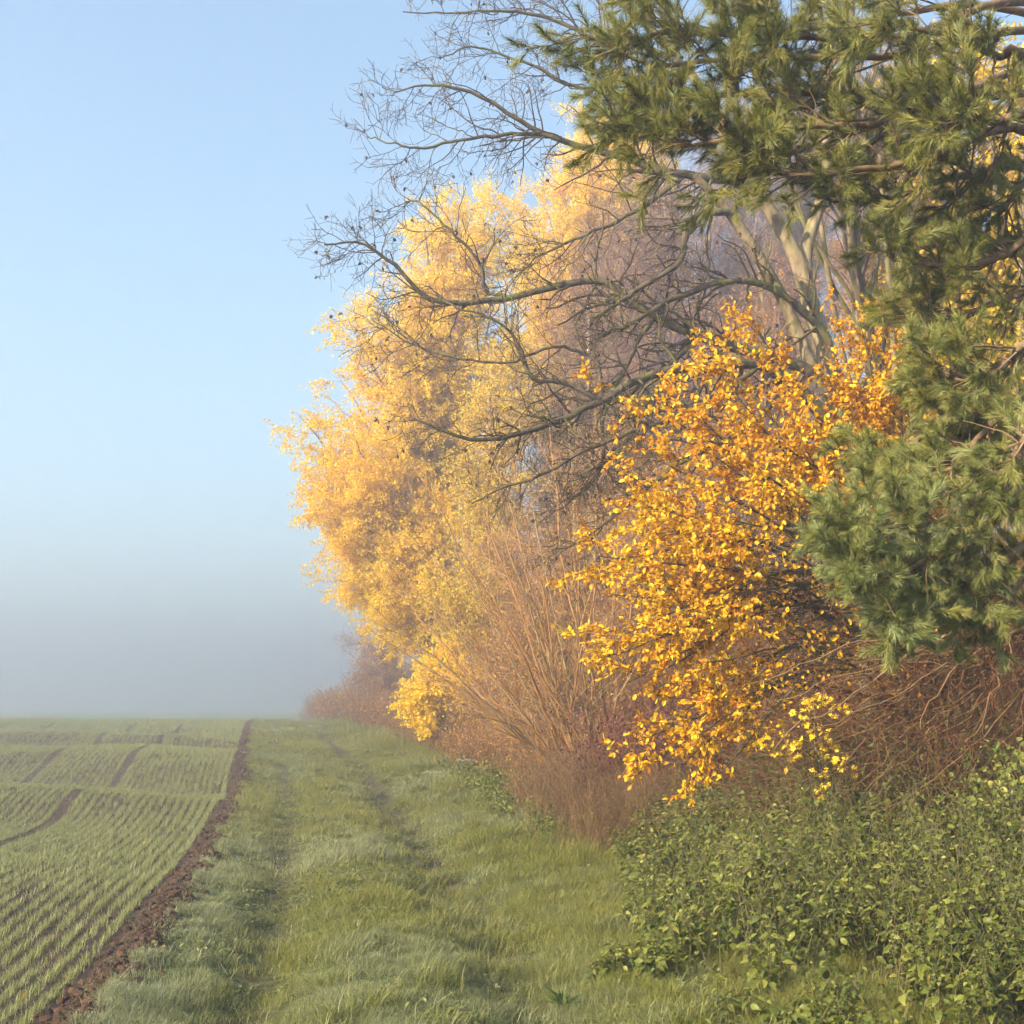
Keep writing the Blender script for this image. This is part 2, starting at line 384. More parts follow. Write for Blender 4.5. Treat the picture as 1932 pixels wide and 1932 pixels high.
def grass():
    mb = MB()
    for (y0, y1, dens, hh, ww) in ((5.0, 8.5, 14000, .058, .0022), (8.5, 13, 9500, .062, .0028), (13, 22, 4200, .07, .0045), (22, 38, 1900, .08, .008), (38, 75, 700, .10, .017)):
        A = (y1 - y0) * (y1 * .5 / F * 2 + 1); n = int(A * dens)
        y = y0 + (y1 - y0) * rng.random(n); x = (rng.random(n) - .5) * (y1 * 1.0 / F + 1)
        w = w_of(x, y)
        ok = in_view(x, y) & (w > .02 + .36 * (fbm(x * 3, y * 3) - .45)) & (w < np.interp(y, [6, 9, 14, 20, 40, 80], [4.6, 4.6, 5.2, 5.0, 5.2, 6.0]))
        x, y, w = x[ok], y[ok], w[ok]
        cl = .6 * fbm(x * 1.7, y * 1.7, 3) + .4 * fbm(x * 6.5, y * 6.5, 2); big = fbm(x * .45 + 5, y * .3 + 9, 2)
        rut = np.exp(-((w - 2.55) / .32) ** 2) * (.45 + .5 * (big > .45)) + .8 * np.exp(-((w - .85) / .28) ** 2) * smooth(.3, .5, big)
        bare = smooth(.66, .74, fbm(x * 2.6 + 40, y * 2.6, 2)) * .8
        keep = rng.random(len(x)) < np.clip(1 - 1.0 * rut - bare, .04, 1) * (.55 + .6 * smooth(.3, .6, cl))
        x, y, w, cl, rut, big = [q[keep] for q in (x, y, w, cl, rut, big)]
        h = hh * (.35 + 1.6 * smooth(.32, .68, cl)) * (1 - .45 * rut) * rng.uniform(.5, 1.3, len(x)) * (1 + .8 * smooth(3.0, 4.2, w))
        frost = np.clip(np.maximum(smooth(1.0, .2, w) * smooth(22, 10, y) * 1.0, smooth(.5, .7, fbm(x * .5 + 50, y * .35 + 20, 2)) * .8) + .15 * rng.normal(size=len(x)), 0, 1)
        blades(mb, x, y, h, ww * rng.uniform(.7, 1.3, len(x)), .9, tone=frost, seg=2 if y0 < 20 else 1, r=np.clip(rng.beta(2, 2.6, len(x)) + .35 * (big - .5), 0, 1))
    # longer tufts on the wood side of the track
    c = 210; ty = 6.5 + 26 * rng.random(c) ** 1.4; tw = rng.uniform(1.2, 4.8, c); tx = tw - .2 * ty + np.interp(ty, EDGE_Y, EDGE_U)
    m = 170; x = np.repeat(tx, m) + rng.normal(size=c * m) * .07; y = np.repeat(ty, m) + rng.normal(size=c * m) * .07
    hk = np.repeat(rng.uniform(.10, .22, c) * (1 + .3 * (tw > 3)), m)
    blades(mb, x, y, hk * rng.uniform(.5, 1.2, c * m), .0032 * rng.uniform(.7, 1.3, c * m) * np.repeat(1 + ty / 20, m), 1.2, tone=np.repeat(rng.random(c) * .8, m), r=rng.beta(2, 3, c * m))
    # small broad-leaved weeds and dead straw in the turf
    n = 5200; y = 5.6 + 17 * rng.random(n) ** 1.3; w = rng.uniform(.1, 4.4, n); x = w - .2 * y + np.interp(y, EDGE_Y, EDGE_U)
    k = fbm(x * 1.3 + 70, y * 1.3) > .52; x, y = x[k], y[k]; n = len(x); m = 5; X = np.repeat(x, m) + rng.normal(size=n * m) * .02; Y = np.repeat(y, m) + rng.normal(size=n * m) * .02
    D = rng.normal(size=(n * m, 3)) * [1, 1, .25] + [0, 0, .4]; add_leaves(mb, np.stack([X, Y, ground_h(X, Y) + .015 + .03 * rng.random(n * m)], -1), D, rng.uniform(.018, .045, n * m), 'oval', roll=.3, r=rng.random(n * m) * .45)
    n = 1500; y = 5.6 + 14 * rng.random(n) ** 1.2; w = rng.uniform(0, 4.6, n); x = w - .2 * y + np.interp(y, EDGE_Y, EDGE_U)
    blades(mb, x, y, rng.uniform(.08, .2, n), rng.uniform(.0025, .004, n), 1.6, r=rng.uniform(.85, 1, n))
    # blades straggling over the soil strip
    n = 5000; y = 5.2 + 22 * rng.random(n) ** 1.3; w = rng.normal(size=n) * .13; x = w - .2 * y + np.interp(y, EDGE_Y, EDGE_U); k = fbm(x * 5, y * 5) > .5; x, y = x[k], y[k]
    blades(mb, x, y, rng.uniform(.03, .09, len(x)), np.full(len(x), .003), 1.1, tone=.5)
    # rank grass in front of the nettles
    c = 300; ty = rng.uniform(5.9, 12.5, c) ; tx = rng.uniform(2.4, 4.6, c) + (ty < 7.4) * rng.uniform(-.4, 1.2, c) - .2 * ty - .8; m = 120; x = np.repeat(tx, m) + rng.normal(size=c * m) * .06; y = np.repeat(ty, m) + rng.normal(size=c * m) * .06
    blades(mb, x, y, np.repeat(rng.uniform(.08, .2, c), m) * rng.uniform(.5, 1.2, c * m), .003 * rng.uniform(.7, 1.3, c * m), 1.2, tone=np.repeat(rng.random(c) * .8, m), r=rng.beta(2, 2.6, c * m))
    tag(mb.build('grass', M_grass), kind='stuff')
grass()

ICO = None
def ico():
    import bmesh
    bm = bmesh.new(); bmesh.ops.create_icosphere(bm, subdivisions=2, radius=1)
    V = np.array([v.co[:] for v in bm.verts]); T = np.array([[v.index for v in f.verts] for f in bm.faces]); bm.free(); return V, T
IV, IT = ico()
def lumps(mb, c, s, amp=.35, squash=.7):
    n = len(c); k = len(IV)
    lo = np.array([fbm(IV[:, 0] * 1.6 + q * 7, IV[:, 1] * 1.6 + IV[:, 2] * 1.3 + q * 3, 2) for q in range(12)])
    rad = 1 + 2 * amp * (lo[rng.integers(0, 12, n)] - .5) + .10 * rng.normal(size=(n, k))
    A = rng.random(n) * 6.28; ca, sa = np.cos(A)[:, None], np.sin(A)[:, None]
    sx = s[:, None] * rng.uniform(.7, 1.3, (n, 1)); sy = s[:, None] * rng.uniform(.7, 1.3, (n, 1))
    X, Y, Z = IV[None, :, 0] * rad * sx, IV[None, :, 1] * rad * sy, IV[None, :, 2] * rad * s[:, None] * squash
    V = np.stack([X * ca - Y * sa, X * sa + Y * ca, Z], -1) + c[:, None, :]
    mb.add(V, (IT[None] + (np.arange(n) * k)[:, None, None]).reshape(-1, 3), np.repeat(rng.random(n), k))
def soil_mat():
    m, nt, out = new_mat('clod_soil')
    geo = nt.nodes.new('ShaderNodeNewGeometry')
    n = nt.nodes.new('ShaderNodeTexNoise'); n.inputs['Scale'].default_value = 40; n.inputs['Detail'].default_value = 6; nt.links.new(geo.outputs['Position'], n.inputs[0])
    c = mixc(nt, n.outputs[0], ramp(nt, [(.030, .021, .016), (.055, .036, .026), (.12, .068, .040)], attr(nt, 'rnd')), (.06, .035, .024))
    b = nt.nodes.new('ShaderNodeBump'); b.inputs['Strength'].default_value = .8; b.inputs['Distance'].default_value = .01; nt.links.new(n.outputs[0], b.inputs['Height'])
    p = nt.nodes.new('ShaderNodeBsdfPrincipled'); p.inputs['Roughness'].default_value = .95; p.inputs['Specular IOR Level'].default_value = .1
    nt.links.new(c, p.inputs['Base Color']); nt.links.new(b.outputs[0], p.inputs['Normal']); nt.links.new(p.outputs[0], out.inputs[0]); return m
M_soil = soil_mat()
def clods():
    mb = MB()
    n = 16000; y = 5.4 + 50 * rng.random(n) ** 1.5; w = rng.normal(size=n) * .10 - .05
    x = w - .2 * y + np.interp(y, EDGE_Y, EDGE_U); s = (.004 + .030 * rng.random(n) ** 9) * (1 + y / 60)
    n2 = 1500; y2 = 5.4 + 14 * rng.random(n2); w2 = -.25 - 3.5 * rng.random(n2); x2 = w2 - .2 * y2 + np.interp(y2, EDGE_Y, EDGE_U); s2 = .006 + .014 * rng.random(n2) ** 2
    x, y, s = np.r_[x, x2], np.r_[y, y2], np.r_[s, s2]
    lumps(mb, np.stack([x, y, ground_h(x, y) + s * .3], -1), s)
    tag(mb.build('soil_clods', M_soil), kind='stuff')
clods()

# ------------------------------------------------------------------ nettle bank
def nettles():
    mb = MB(); ms = MB()
    n = 14500
    y = 6.2 + 12.5 * rng.random(n) ** 1.15; w = 2.7 + 8.5 * rng.random(n)
    x = w - .2 * y + np.interp(y, EDGE_Y, EDGE_U)
    lo = np.interp(y, [5, 7, 8.5, 10, 12, 14, 19], [4.1, 3.5, 3.3, 3.6, 4.3, 4.8, 4.6])
    lo = lo + 1.9 * (fbm(x * 1.4, y * 1.4) - .5)
    keep = in_view(x, y, .1) & (w > lo) & (rng.random(n) < .1 + 1.5 * smooth(.3, .62, fbm(x * 1.5, y * 1.5))); x, y, w, lo = x[keep], y[keep], w[keep], lo[keep]
    n = len(x); z = ground_h(x, y)
    H = (.28 + .62 * smooth(0, 1.6, w - lo)) * rng.uniform(.75, 1.2, n) * (.45 + 1.1 * fbm(x * 1.3 + 9, y * 1.3)) * np.interp(y, [6, 8, 11, 18], [.62, .8, 1.0, .95]) * (1 + .25 * smooth(2.4, 4.5, x))
    szv = rng.choice([.55, .8, 1.0, 1.3], n, p=[.25, .35, .3, .1]); K = 6; b = np.stack([x, y, z], -1); ln = rng.normal(size=(n, 3)) * .30; ln[:, 2] = 0
    t = np.linspace(0, 1, K + 1)[None, :, None]
    P = b[:, None, :] + H[:, None, None] * (t * np.array([0, 0, 1.]) + t**1.6 * ln[:, None, :])
    R = np.repeat(np.linspace(.0035, .0015, K + 1)[None], n, 0)
    add_tube(ms, P, R, 3)
    for node, t0 in enumerate(np.linspace(.22, 1.0, 9)):
        f = t0 * K; i = min(int(f), K - 1); c = P[:, i] * (1 - f + i) + P[:, i + 1] * (f - i)
        for q in range(2 if t0 < .95 else 4):
            a = rng.random(n) * .5 + node * 1.57 + q * (3.1416 if t0 < .95 else 1.57) + rng.random(n) * .9 + x * 40
            D = np.stack([np.cos(a), np.sin(a), np.full(n, -.15 - .35 * (1 - t0) ) + .32 * rng.normal(size=n)], -1)
            sz = szv * (.046 + .034 * np.sin(np.pi * min(t0 * 1.1, 1))) * rng.uniform(.6, 1.25, n) * (.55 if t0 > .95 else 1) * np.interp(y, [6, 18], [1, 1.15])
            keep = rng.random(n) < .9
            add_leaves(mb, (c + norm(D) * .012)[keep], D[keep], sz[keep], 'nettle', roll=.5, wid=.74, r=np.clip(rng.beta(2, 2.4, n)[keep] + .12 * (t0 - .5), 0, 1))
    tag(mb.build('nettle_leaves', M_nettle), kind='stuff'); tag(ms.build('nettle_stems', M_nstem), kind='stuff')
nettles()

# ------------------------------------------------------------------ tree tools
def gz(x, y): return float(ground_h(np.array([x]), np.array([y]), False)[0])
def base_at(px, d):
    x = (px / 1932 - .5) * d / F; return np.array([x, d, gz(x, d)])
def line(pts, n=24):
    """pts: (px, py, depth) -> smooth 3-D polyline"""
    return spline([pt(*p) for p in pts], n)
def radii(n, r0, r1, p=.8): return r1 + (r0 - r1) * (1 - np.linspace(0, 1, n)) ** p
def wobble(P, a):
    n = len(P); q = np.cumsum(rng.normal(size=(n, 3)), 0); q -= np.linspace(0, 1, n)[:, None] * q[-1]; return P + a * q

def crown_tree(name, label, cat, px, d, trunk_top, crown, mats, group=None, nl=26, r0=.16, twigs=(9, 7), leaf=('diamond', .09, 14), up=.05, leaf_mb=None,
               droop=-.03, limb_from=(.2, .95), twig_len=(1.3, .6), stems=1, tone=.5, trunk_r1=.03, loose=.15, twr=.004):
    """crown: list of (px, py, depth, rx, ry, weight) discs of the photograph that become ellipsoids round the trunk"""
    b = base_at(px, d); root = thing(name, b, label, cat, group)
    root['_base'] = list(b)
    top = pt(*trunk_top)
    mt = MB(); T = []
    for k in range(stems):
        e = top + (0 if k == 0 else 1) * rng.normal(size=3) * .12 * (top[2] - b[2])
        m1 = b + (e - b) * .35 + rng.normal(size=3) * .03 * (e[2] - b[2]); m2 = b + (e - b) * .7 + rng.normal(size=3) * .03 * (e[2] - b[2])
        P = spline([b + np.array([.12 * k, 0, -.1]), m1, m2, e], 24); T.append(P)
        add_tube(mt, P[None], radii(24, r0 * (1 if k == 0 else .8), trunk_r1)[None], 9)
    mt.build('trunk', mats[0], root, True)
    # limbs run from the trunk to targets spread through the crown's volume
    wts = np.array([c[5] for c in crown], float); wts /= wts.sum()
    L = []; 
    for q in range(nl):
        c = crown[rng.choice(len(crown), p=wts)]; s = c[2] / F / 1932
        v = rng.normal(size=3); v /= np.linalg.norm(v); rr = rng.uniform(.55, 1.0)
        tgt = pt(c[0], c[1], c[2]) + v * rr * np.array([c[3] * s, .85 * c[3] * s, c[4] * s])
        P = T[rng.integers(0, len(T))]
        hz = np.clip((tgt[2] - b[2]) / (top[2] - b[2]) * rng.uniform(.45, .8), limb_from[0], limb_from[1])
        i = int(hz * 23); s0 = P[i]; dist = np.linalg.norm(tgt - s0)
        mid = s0 + (tgt - s0) * .5 + np.array([0, 0, up * dist]) + rng.normal(size=3) * .05 * dist
        L.append(wobble(spline([s0, mid, tgt], 12), .012 * dist))
    L = np.array(L); LR = np.array([radii(12, max(r0 * .32 * rng.uniform(.6, 1.1), .012), .006) for _ in L])
    ml = MB(); add_tube(ml, L, LR, 5)
    A, AR = grow(L, LR, twigs[0], (30, 65), twig_len[0], 6, .14, (0, 0, droop + .04), (.25, 1), .5, twr, flat=None)
    B, BR = grow(A, AR, twigs[1], (30, 70), twig_len[1], 4, .16, (0, 0, droop), (.15, 1), .6, twr * .8)
    add_tube(ml, A, AR, 3); add_tube(ml, B, BR, 3)
    ml.build('branch', mats[1], root)
    if leaf:
        mf = MB(); pos, tan = on_lines(B, leaf[2], (.1, 1.05)); pos = pos + rng.normal(size=pos.shape) * loose * twig_len[1] * .4
        pos2, tan2 = on_lines(A, leaf[2], (.4, 1.0)); pos = np.r_[pos, pos2 + rng.normal(size=pos2.shape) * loose * .25]; tan = np.r_[tan, tan2]
        D = norm(.35 * tan + rng.normal(size=pos.shape) * .7 + np.array([0, 0, -.35]))
        # patches of the crown differ a little in colour
        r = np.clip(.25 + .5 * fbm(pos[:, 0] * .5 + pos[:, 1] * .3, pos[:, 2] * .5, 2) + .25 * rng.normal(size=len(pos)), 0, 1)
        add_leaves(mf, pos, D, leaf[1] * rng.uniform(.7, 1.3, len(pos)), leaf[0], roll=1.2, r=r, tone=tone)
        mf.build('foliage', mats[2], root)
    return root

# ------------------------------------------------------------------ far and middle trees
crown_tree('birch_tree', 'tall golden-yellow tree leaning out over the field edge, leftmost of the big yellow crowns', 'tree', 850, 38, (800, 420, 38),
    [(830, 500, 38, 100, 160, 1.8), (730, 650, 37.5, 115, 130, 1.6), (670, 820, 37, 120, 130, 2.2), (720, 970, 37, 140, 130, 2.4), (640, 960, 36, 90, 60, .6), (740, 1080, 37, 120, 80, 2.0), (850, 1120, 37.5, 90, 80, 1.0), (870, 440, 39, 80, 110, .8),
     (880, 700, 38.5, 110, 200, 1.4), (690, 1080, 36.5, 80, 70, .6)],
    (M_bark, M_otwig, M_birch), nl=125, r0=.22, twigs=(10, 8), leaf=('diamond', .070, 30), twig_len=(1.5, .75), group='yellow trees along the wood edge', droop=-.08)
crown_tree('birch_tree', 'hazy peach-yellow tree behind the dark bare limbs, reaching up to the pine', 'tree', 1120, 47, (1150, 200, 47),
    [(1120, 320, 44, 95, 110, 2.4), (1030, 480, 44, 100, 110, 1.6), (1200, 260, 45, 80, 70, 1.5), (950, 420, 46, 70, 90, .7), (1020, 640, 46, 80, 130, .9), (1230, 330, 49, 60, 90, .6)],
    (M_bark, M_otwig, M_birch), nl=115, r0=.26, twigs=(9, 8), leaf=('diamond', .080, 26), twig_len=(1.7, .8), group='yellow trees along the wood edge', droop=.0)
crown_tree('birch_tree', 'olive-yellow tree between the tall yellow crown and the willow shrub', 'tree', 960, 34, (920, 700, 34),
    [(920, 800, 34, 80, 110, 1.), (930, 960, 34, 80, 100, 1.), (880, 1130, 33, 90, 80, 1.), (960, 700, 35, 60, 90, .7)],
    (M_bark, M_otwig, M_olive), nl=50, r0=.16, twigs=(10, 7), leaf=('diamond', .062, 18), twig_len=(1.2, .6), group='yellow trees along the wood edge', droop=-.06)
for i, (px, d, top, lab) in enumerate([(1230, 40, (1250, 330), 'bare purple-brown birch nearest the big yellow crowns'), (1370, 42, (1400, 210), 'bare purple-brown birch just under the tip of the pine bough'),
        (1520, 44, (1500, 180), 'bare purple-brown birch behind the grey forked trunks'), (1130, 37, (1110, 560), 'low bare mauve birch between the yellow crowns and the shrubs')]):
    t = top
    crown_tree('bare_birch', lab, 'tree', px, d, (t[0], t[1], d),
        [(t[0], t[1] + 130, d, 95, 140, 1.3), (t[0] - 30, t[1] + 320, d, 110, 150, 1.4), (t[0] + 50, t[1] + 430, d, 110, 160, 1.2), (px, t[1] + 650, d, 120, 130, .8)],
        (M_wbark, M_ptwig, M_orange), nl=60, r0=.13, twigs=(14, 14), leaf=('diamond', .07, 1), twig_len=(1.9, 1.1), group='bare birches in the wood', up=.12, twr=.008)
for i, (px, d, top, lab) in enumerate([(1640, 30, (1650, 60), 'orange-leaved tree seen between the grey trunks and the pine'), (1440, 33, (1430, 480), 'orange-brown thin-leaved tree behind the bare limbs'),
        (1200, 31, (1200, 780), 'brown and gold young tree behind the willow shrub'),
        (1090, 27, (1080, 860), 'low brown-gold young tree rising right behind the willow poles'), (1010, 29, (1000, 980), 'lowest brown-gold young tree, left of the willow base'), (1290, 25, (1270, 900), 'brown-gold young tree in the gap between the willow and the yellow-leaved bush')]):
    t = top
    crown_tree('young_tree', lab, 'tree', px, d, (t[0], t[1], d),
        [(t[0], t[1] + 150, d, 110, 150, 1), (t[0], t[1] + 330, d, 130, 150, 1.2), (px, t[1] + 520, d, 130, 140, 1.)],
        (M_bark, M_ptwig, M_orange), nl=50, r0=.12, twigs=(11, 10), leaf=('diamond', .055, 6), twig_len=(1.4, .8), group='young trees inside the wood', twr=.006)
for i, (px, d, top, lab) in enumerate([(1830, 19, (1850, 60), 'yellow hazel filling the gaps behind the upper pine boughs'), (1950, 17, (1960, 250), 'yellow hazel at the right edge behind the pine'),
        (1760, 18, (1770, 500), 'golden hazel low behind the middle pine boughs')]):
    t = top
    crown_tree('hazel', lab, 'tree', px, d, (t[0], t[1], d),
        [(t[0], t[1] + 130, d, 120, 150, 1), (t[0], t[1] + 330, d, 150, 150, 1.2), (px, t[1] + 560, d, 150, 180, 1.)],
        (M_bark, M_dry, M_olive), nl=30, r0=.08, twigs=(9, 8), leaf=('round', .068, 9), twig_len=(1.0, .55), stems=3, group='yellow hazels behind the pine')
crown_tree('yellow_bush', 'small rounded golden bush at the foot of the tall yellow tree', 'bush', 835, 31, (835, 1240, 31),
    [(830, 1290, 31, 62, 55, 1), (800, 1320, 31, 50, 45, .7), (860, 1250, 31, 60, 40, .6)], (M_bark, M_otwig, M_birch), nl=22, r0=.04, twigs=(9, 7), leaf=('diamond', .08, 12), twig_len=(.6, .35), stems=3, limb_from=(.05, .9))
for i, (px, d, top, lab, rx) in enumerate([(700, 75, (690, 1190), 'bare brown tree dim in the fog just left of the small golden bush', 55),
        (750, 52, (745, 1200), 'bare brown shrub between the fogbound trees and the golden bush', 50)]):
    crown_tree('foggy_tree', lab, 'tree', px, d, (top[0], top[1], d), [(top[0], top[1] + 60, d, rx, 70, 1), (px, top[1] + 130, d, rx * 1.3, 60, 1)],
        (M_bark, M_ptwig, M_orange), nl=34, r0=.12, twigs=(10, 9), leaf=('diamond', .08, 1), twig_len=(1.3, .8), group='trees fading into the fog', limb_from=(.05, .9), twr=.009)

# ------------------------------------------------------------------ hedge foot: brown brush, weeds, dogwood
def fans(name, mat, spots, n, hgt, spread, rad=.003, K=7, kids=6, klen=.25, kind='stuff', droop=0., label=None, cat=None, group=None, lean=(0, 0, 0), leafmat=None, leaves=0, lsize=.03, base_r=.25):
    """many-stemmed brush: stems fan up out of each spot"""
    mb = MB(); sp = np.array(spots, float)
    c = np.repeat(sp, n, 0); m = len(c)
    b = c[:, :3].copy(); b[:, :2] += rng.normal(size=(m, 2)) * base_r; b[:, 2] = ground_h(b[:, 0], b[:, 1], False) - .03
    sc = c[:, 3] if sp.shape[1] > 3 else np.ones(m)
    H = hgt * sc * rng.uniform(.5, 1.1, m)
    D = norm(np.stack([rng.normal(size=m) * spread, rng.normal(size=m) * spread, np.ones(m)], -1) + np.array(lean))
    pts = [b]; 
    for k in range(K):
        D = norm(D + .10 * rng.normal(size=D.shape) + np.array([0, 0, droop])); pts.append(pts[-1] + D * (H / K)[:, None])
    P = np.stack(pts, 1); R = np.repeat(np.linspace(rad, rad * .45, K + 1)[None], m, 0)
    add_tube(mb, P, R, 3)
    if kids:
        A, AR = grow(P, R, kids, (20, 55), klen, 4, .15, (0, 0, .03), (.3, 1), .7, rad * .5); add_tube(mb, A, AR, 3)
    else: A = P
    root = None
    if kind != 'stuff':
        root = thing(name, sp[0, :3], label, cat, group); root['_base'] = list(sp[0, :3]); mb.build('stem', mat, root)
    else: tag(mb.build(name, mat), kind='stuff')
    if leaves:
        mf = MB(); pos, tan = on_lines(A, leaves); add_leaves(mf, pos, norm(tan + .8 * rng.normal(size=tan.shape)), lsize * rng.uniform(.6, 1.3, len(pos)), 'diamond', roll=1.)
        if root is not None: mf.build('foliage', leafmat, root)
        else: tag(mf.build(name + '_leaves', leafmat), kind='stuff')
    return root
def spots(n, y0, y1, w0, w1, s0=.7, s1=1.2):
    y = y0 + (y1 - y0) * rng.random(n); w = w0 + (w1 - w0) * rng.random(n); x = w - .2 * y + np.interp(y, EDGE_Y, EDGE_U)
    return np.stack([x, y, ground_h(x, y, False), rng.uniform(s0, s1, n)], -1)
fans('dry_weeds', M_weed, spots(110, 13.6, 19, 4.5, 6.6, .35, 1.35), 60, .85, .3, .0025, kids=9, klen=.22, leafmat=M_weed, leaves=2, lsize=.018)
fans('dead_stalks', M_dry, spots(30, 9, 13.5, 5.2, 9.5), 4, .85, .35, .002, kids=3, klen=.2)
fans('hedge_brush', M_brown, spots(150, 19, 44, 4.8, 7.0, .6, 1.1), 45, 1.0, .3, .005, kids=6, klen=.35, leafmat=M_orange, leaves=1, lsize=.045)
fans('far_brush', M_brown, spots(200, 42, 98, 3.9, 9.0, .7, 1.6), 30, 1.3, .35, .010, kids=6, klen=.5, leafmat=M_orange, leaves=1, lsize=.08)
fans('wood_undergrowth', M_brown, np.vstack([spots(190, 15, 26, 7.5, 15, .6, 1.2), spots(240, 24, 40, 7.5, 24, .9, 1.9)]), 34, 3.4, .26, .007, kids=11, klen=.8, leafmat=M_orange, leaves=1, lsize=.055)
fans('verge_herbs', M_nettle, spots(90, 14, 26, 4.3, 5.4, .5, 1.), 26, .42, .5, .002, kids=4, klen=.12, leafmat=M_nettle, leaves=5, lsize=.05)
b = base_at(1250, 15.5)
fans('dogwood', M_rtwig, [(*(b + [dx, dy, 0]), 1) for dx, dy in ((0, 0), (.5, .3), (-.3, .2), (.2, .8), (-.4, .7), (.8, 0))], 60, 1.5, .3, .0045, kids=8, klen=.4, kind='thing',
     label='dark red-stemmed dogwood between the willow shrub and the yellow-leaved bush', cat='bush', leafmat=M_rtwig, leaves=3, lsize=.05)

# willow shrub: poles fanning up and to the left from one stool
def willow():
    d = 20; b = base_at(1110, d); root = thing('willow_shrub', b, 'leafless orange-stemmed willow shrub with long poles fanning up from one base', 'bush'); root['_base'] = list(b)
    tips = [(700, 1020, 19), (755, 940, 19.5), (790, 880, 19), (850, 800, 20), (900, 740, 20), (960, 700, 20.5), (1010, 640, 20), (1060, 620, 21), (1120, 640, 21), (1180, 700, 21),
            (660, 1110, 19), (700, 1190, 19), (1250, 800, 21.5), (820, 960, 18.5), (900, 860, 18.5), (960, 840, 18.5), (1020, 780, 19), (1090, 760, 19), (740, 1100, 20.5), (860, 1050, 18.5), (1160, 850, 19), (760, 1230, 19.5), (880, 1180, 18.5), (1050, 900, 18)]
    for i, t in enumerate(tips):
        e = pt(*t); s = b + np.array([rng.normal() * .18, rng.normal() * .25, -.05])
        s2 = s + np.array([(e[0] - s[0]) * .42, (e[1] - s[1]) * .5, (e[2] - s[2]) * .38 + .25])
        P = wobble(spline([s, s2, e], 22), .022); R = radii(22, rng.uniform(.016, .034), .004)
        mb = MB(); add_tube(mb, P[None], R[None], 6); mb2 = MB()
        A, AR = grow(P[None], R[None], 14, (14, 50), 1.2, 7, .10, (-.02, 0, .02), (.2, .95), .5, .0032)
        B, BR = grow(A, AR, 7, (15, 45), .5, 4, .08, (0, 0, .02), (.2, 1), .6, .0026)
        o = mb.build('pole', M_otwig, root, True); add_tube(mb2, A, AR, 3); add_tube(mb2, B, BR, 3)
        o['_base'] = list(b); mb2.build('twig', M_otwig, o)
willow()

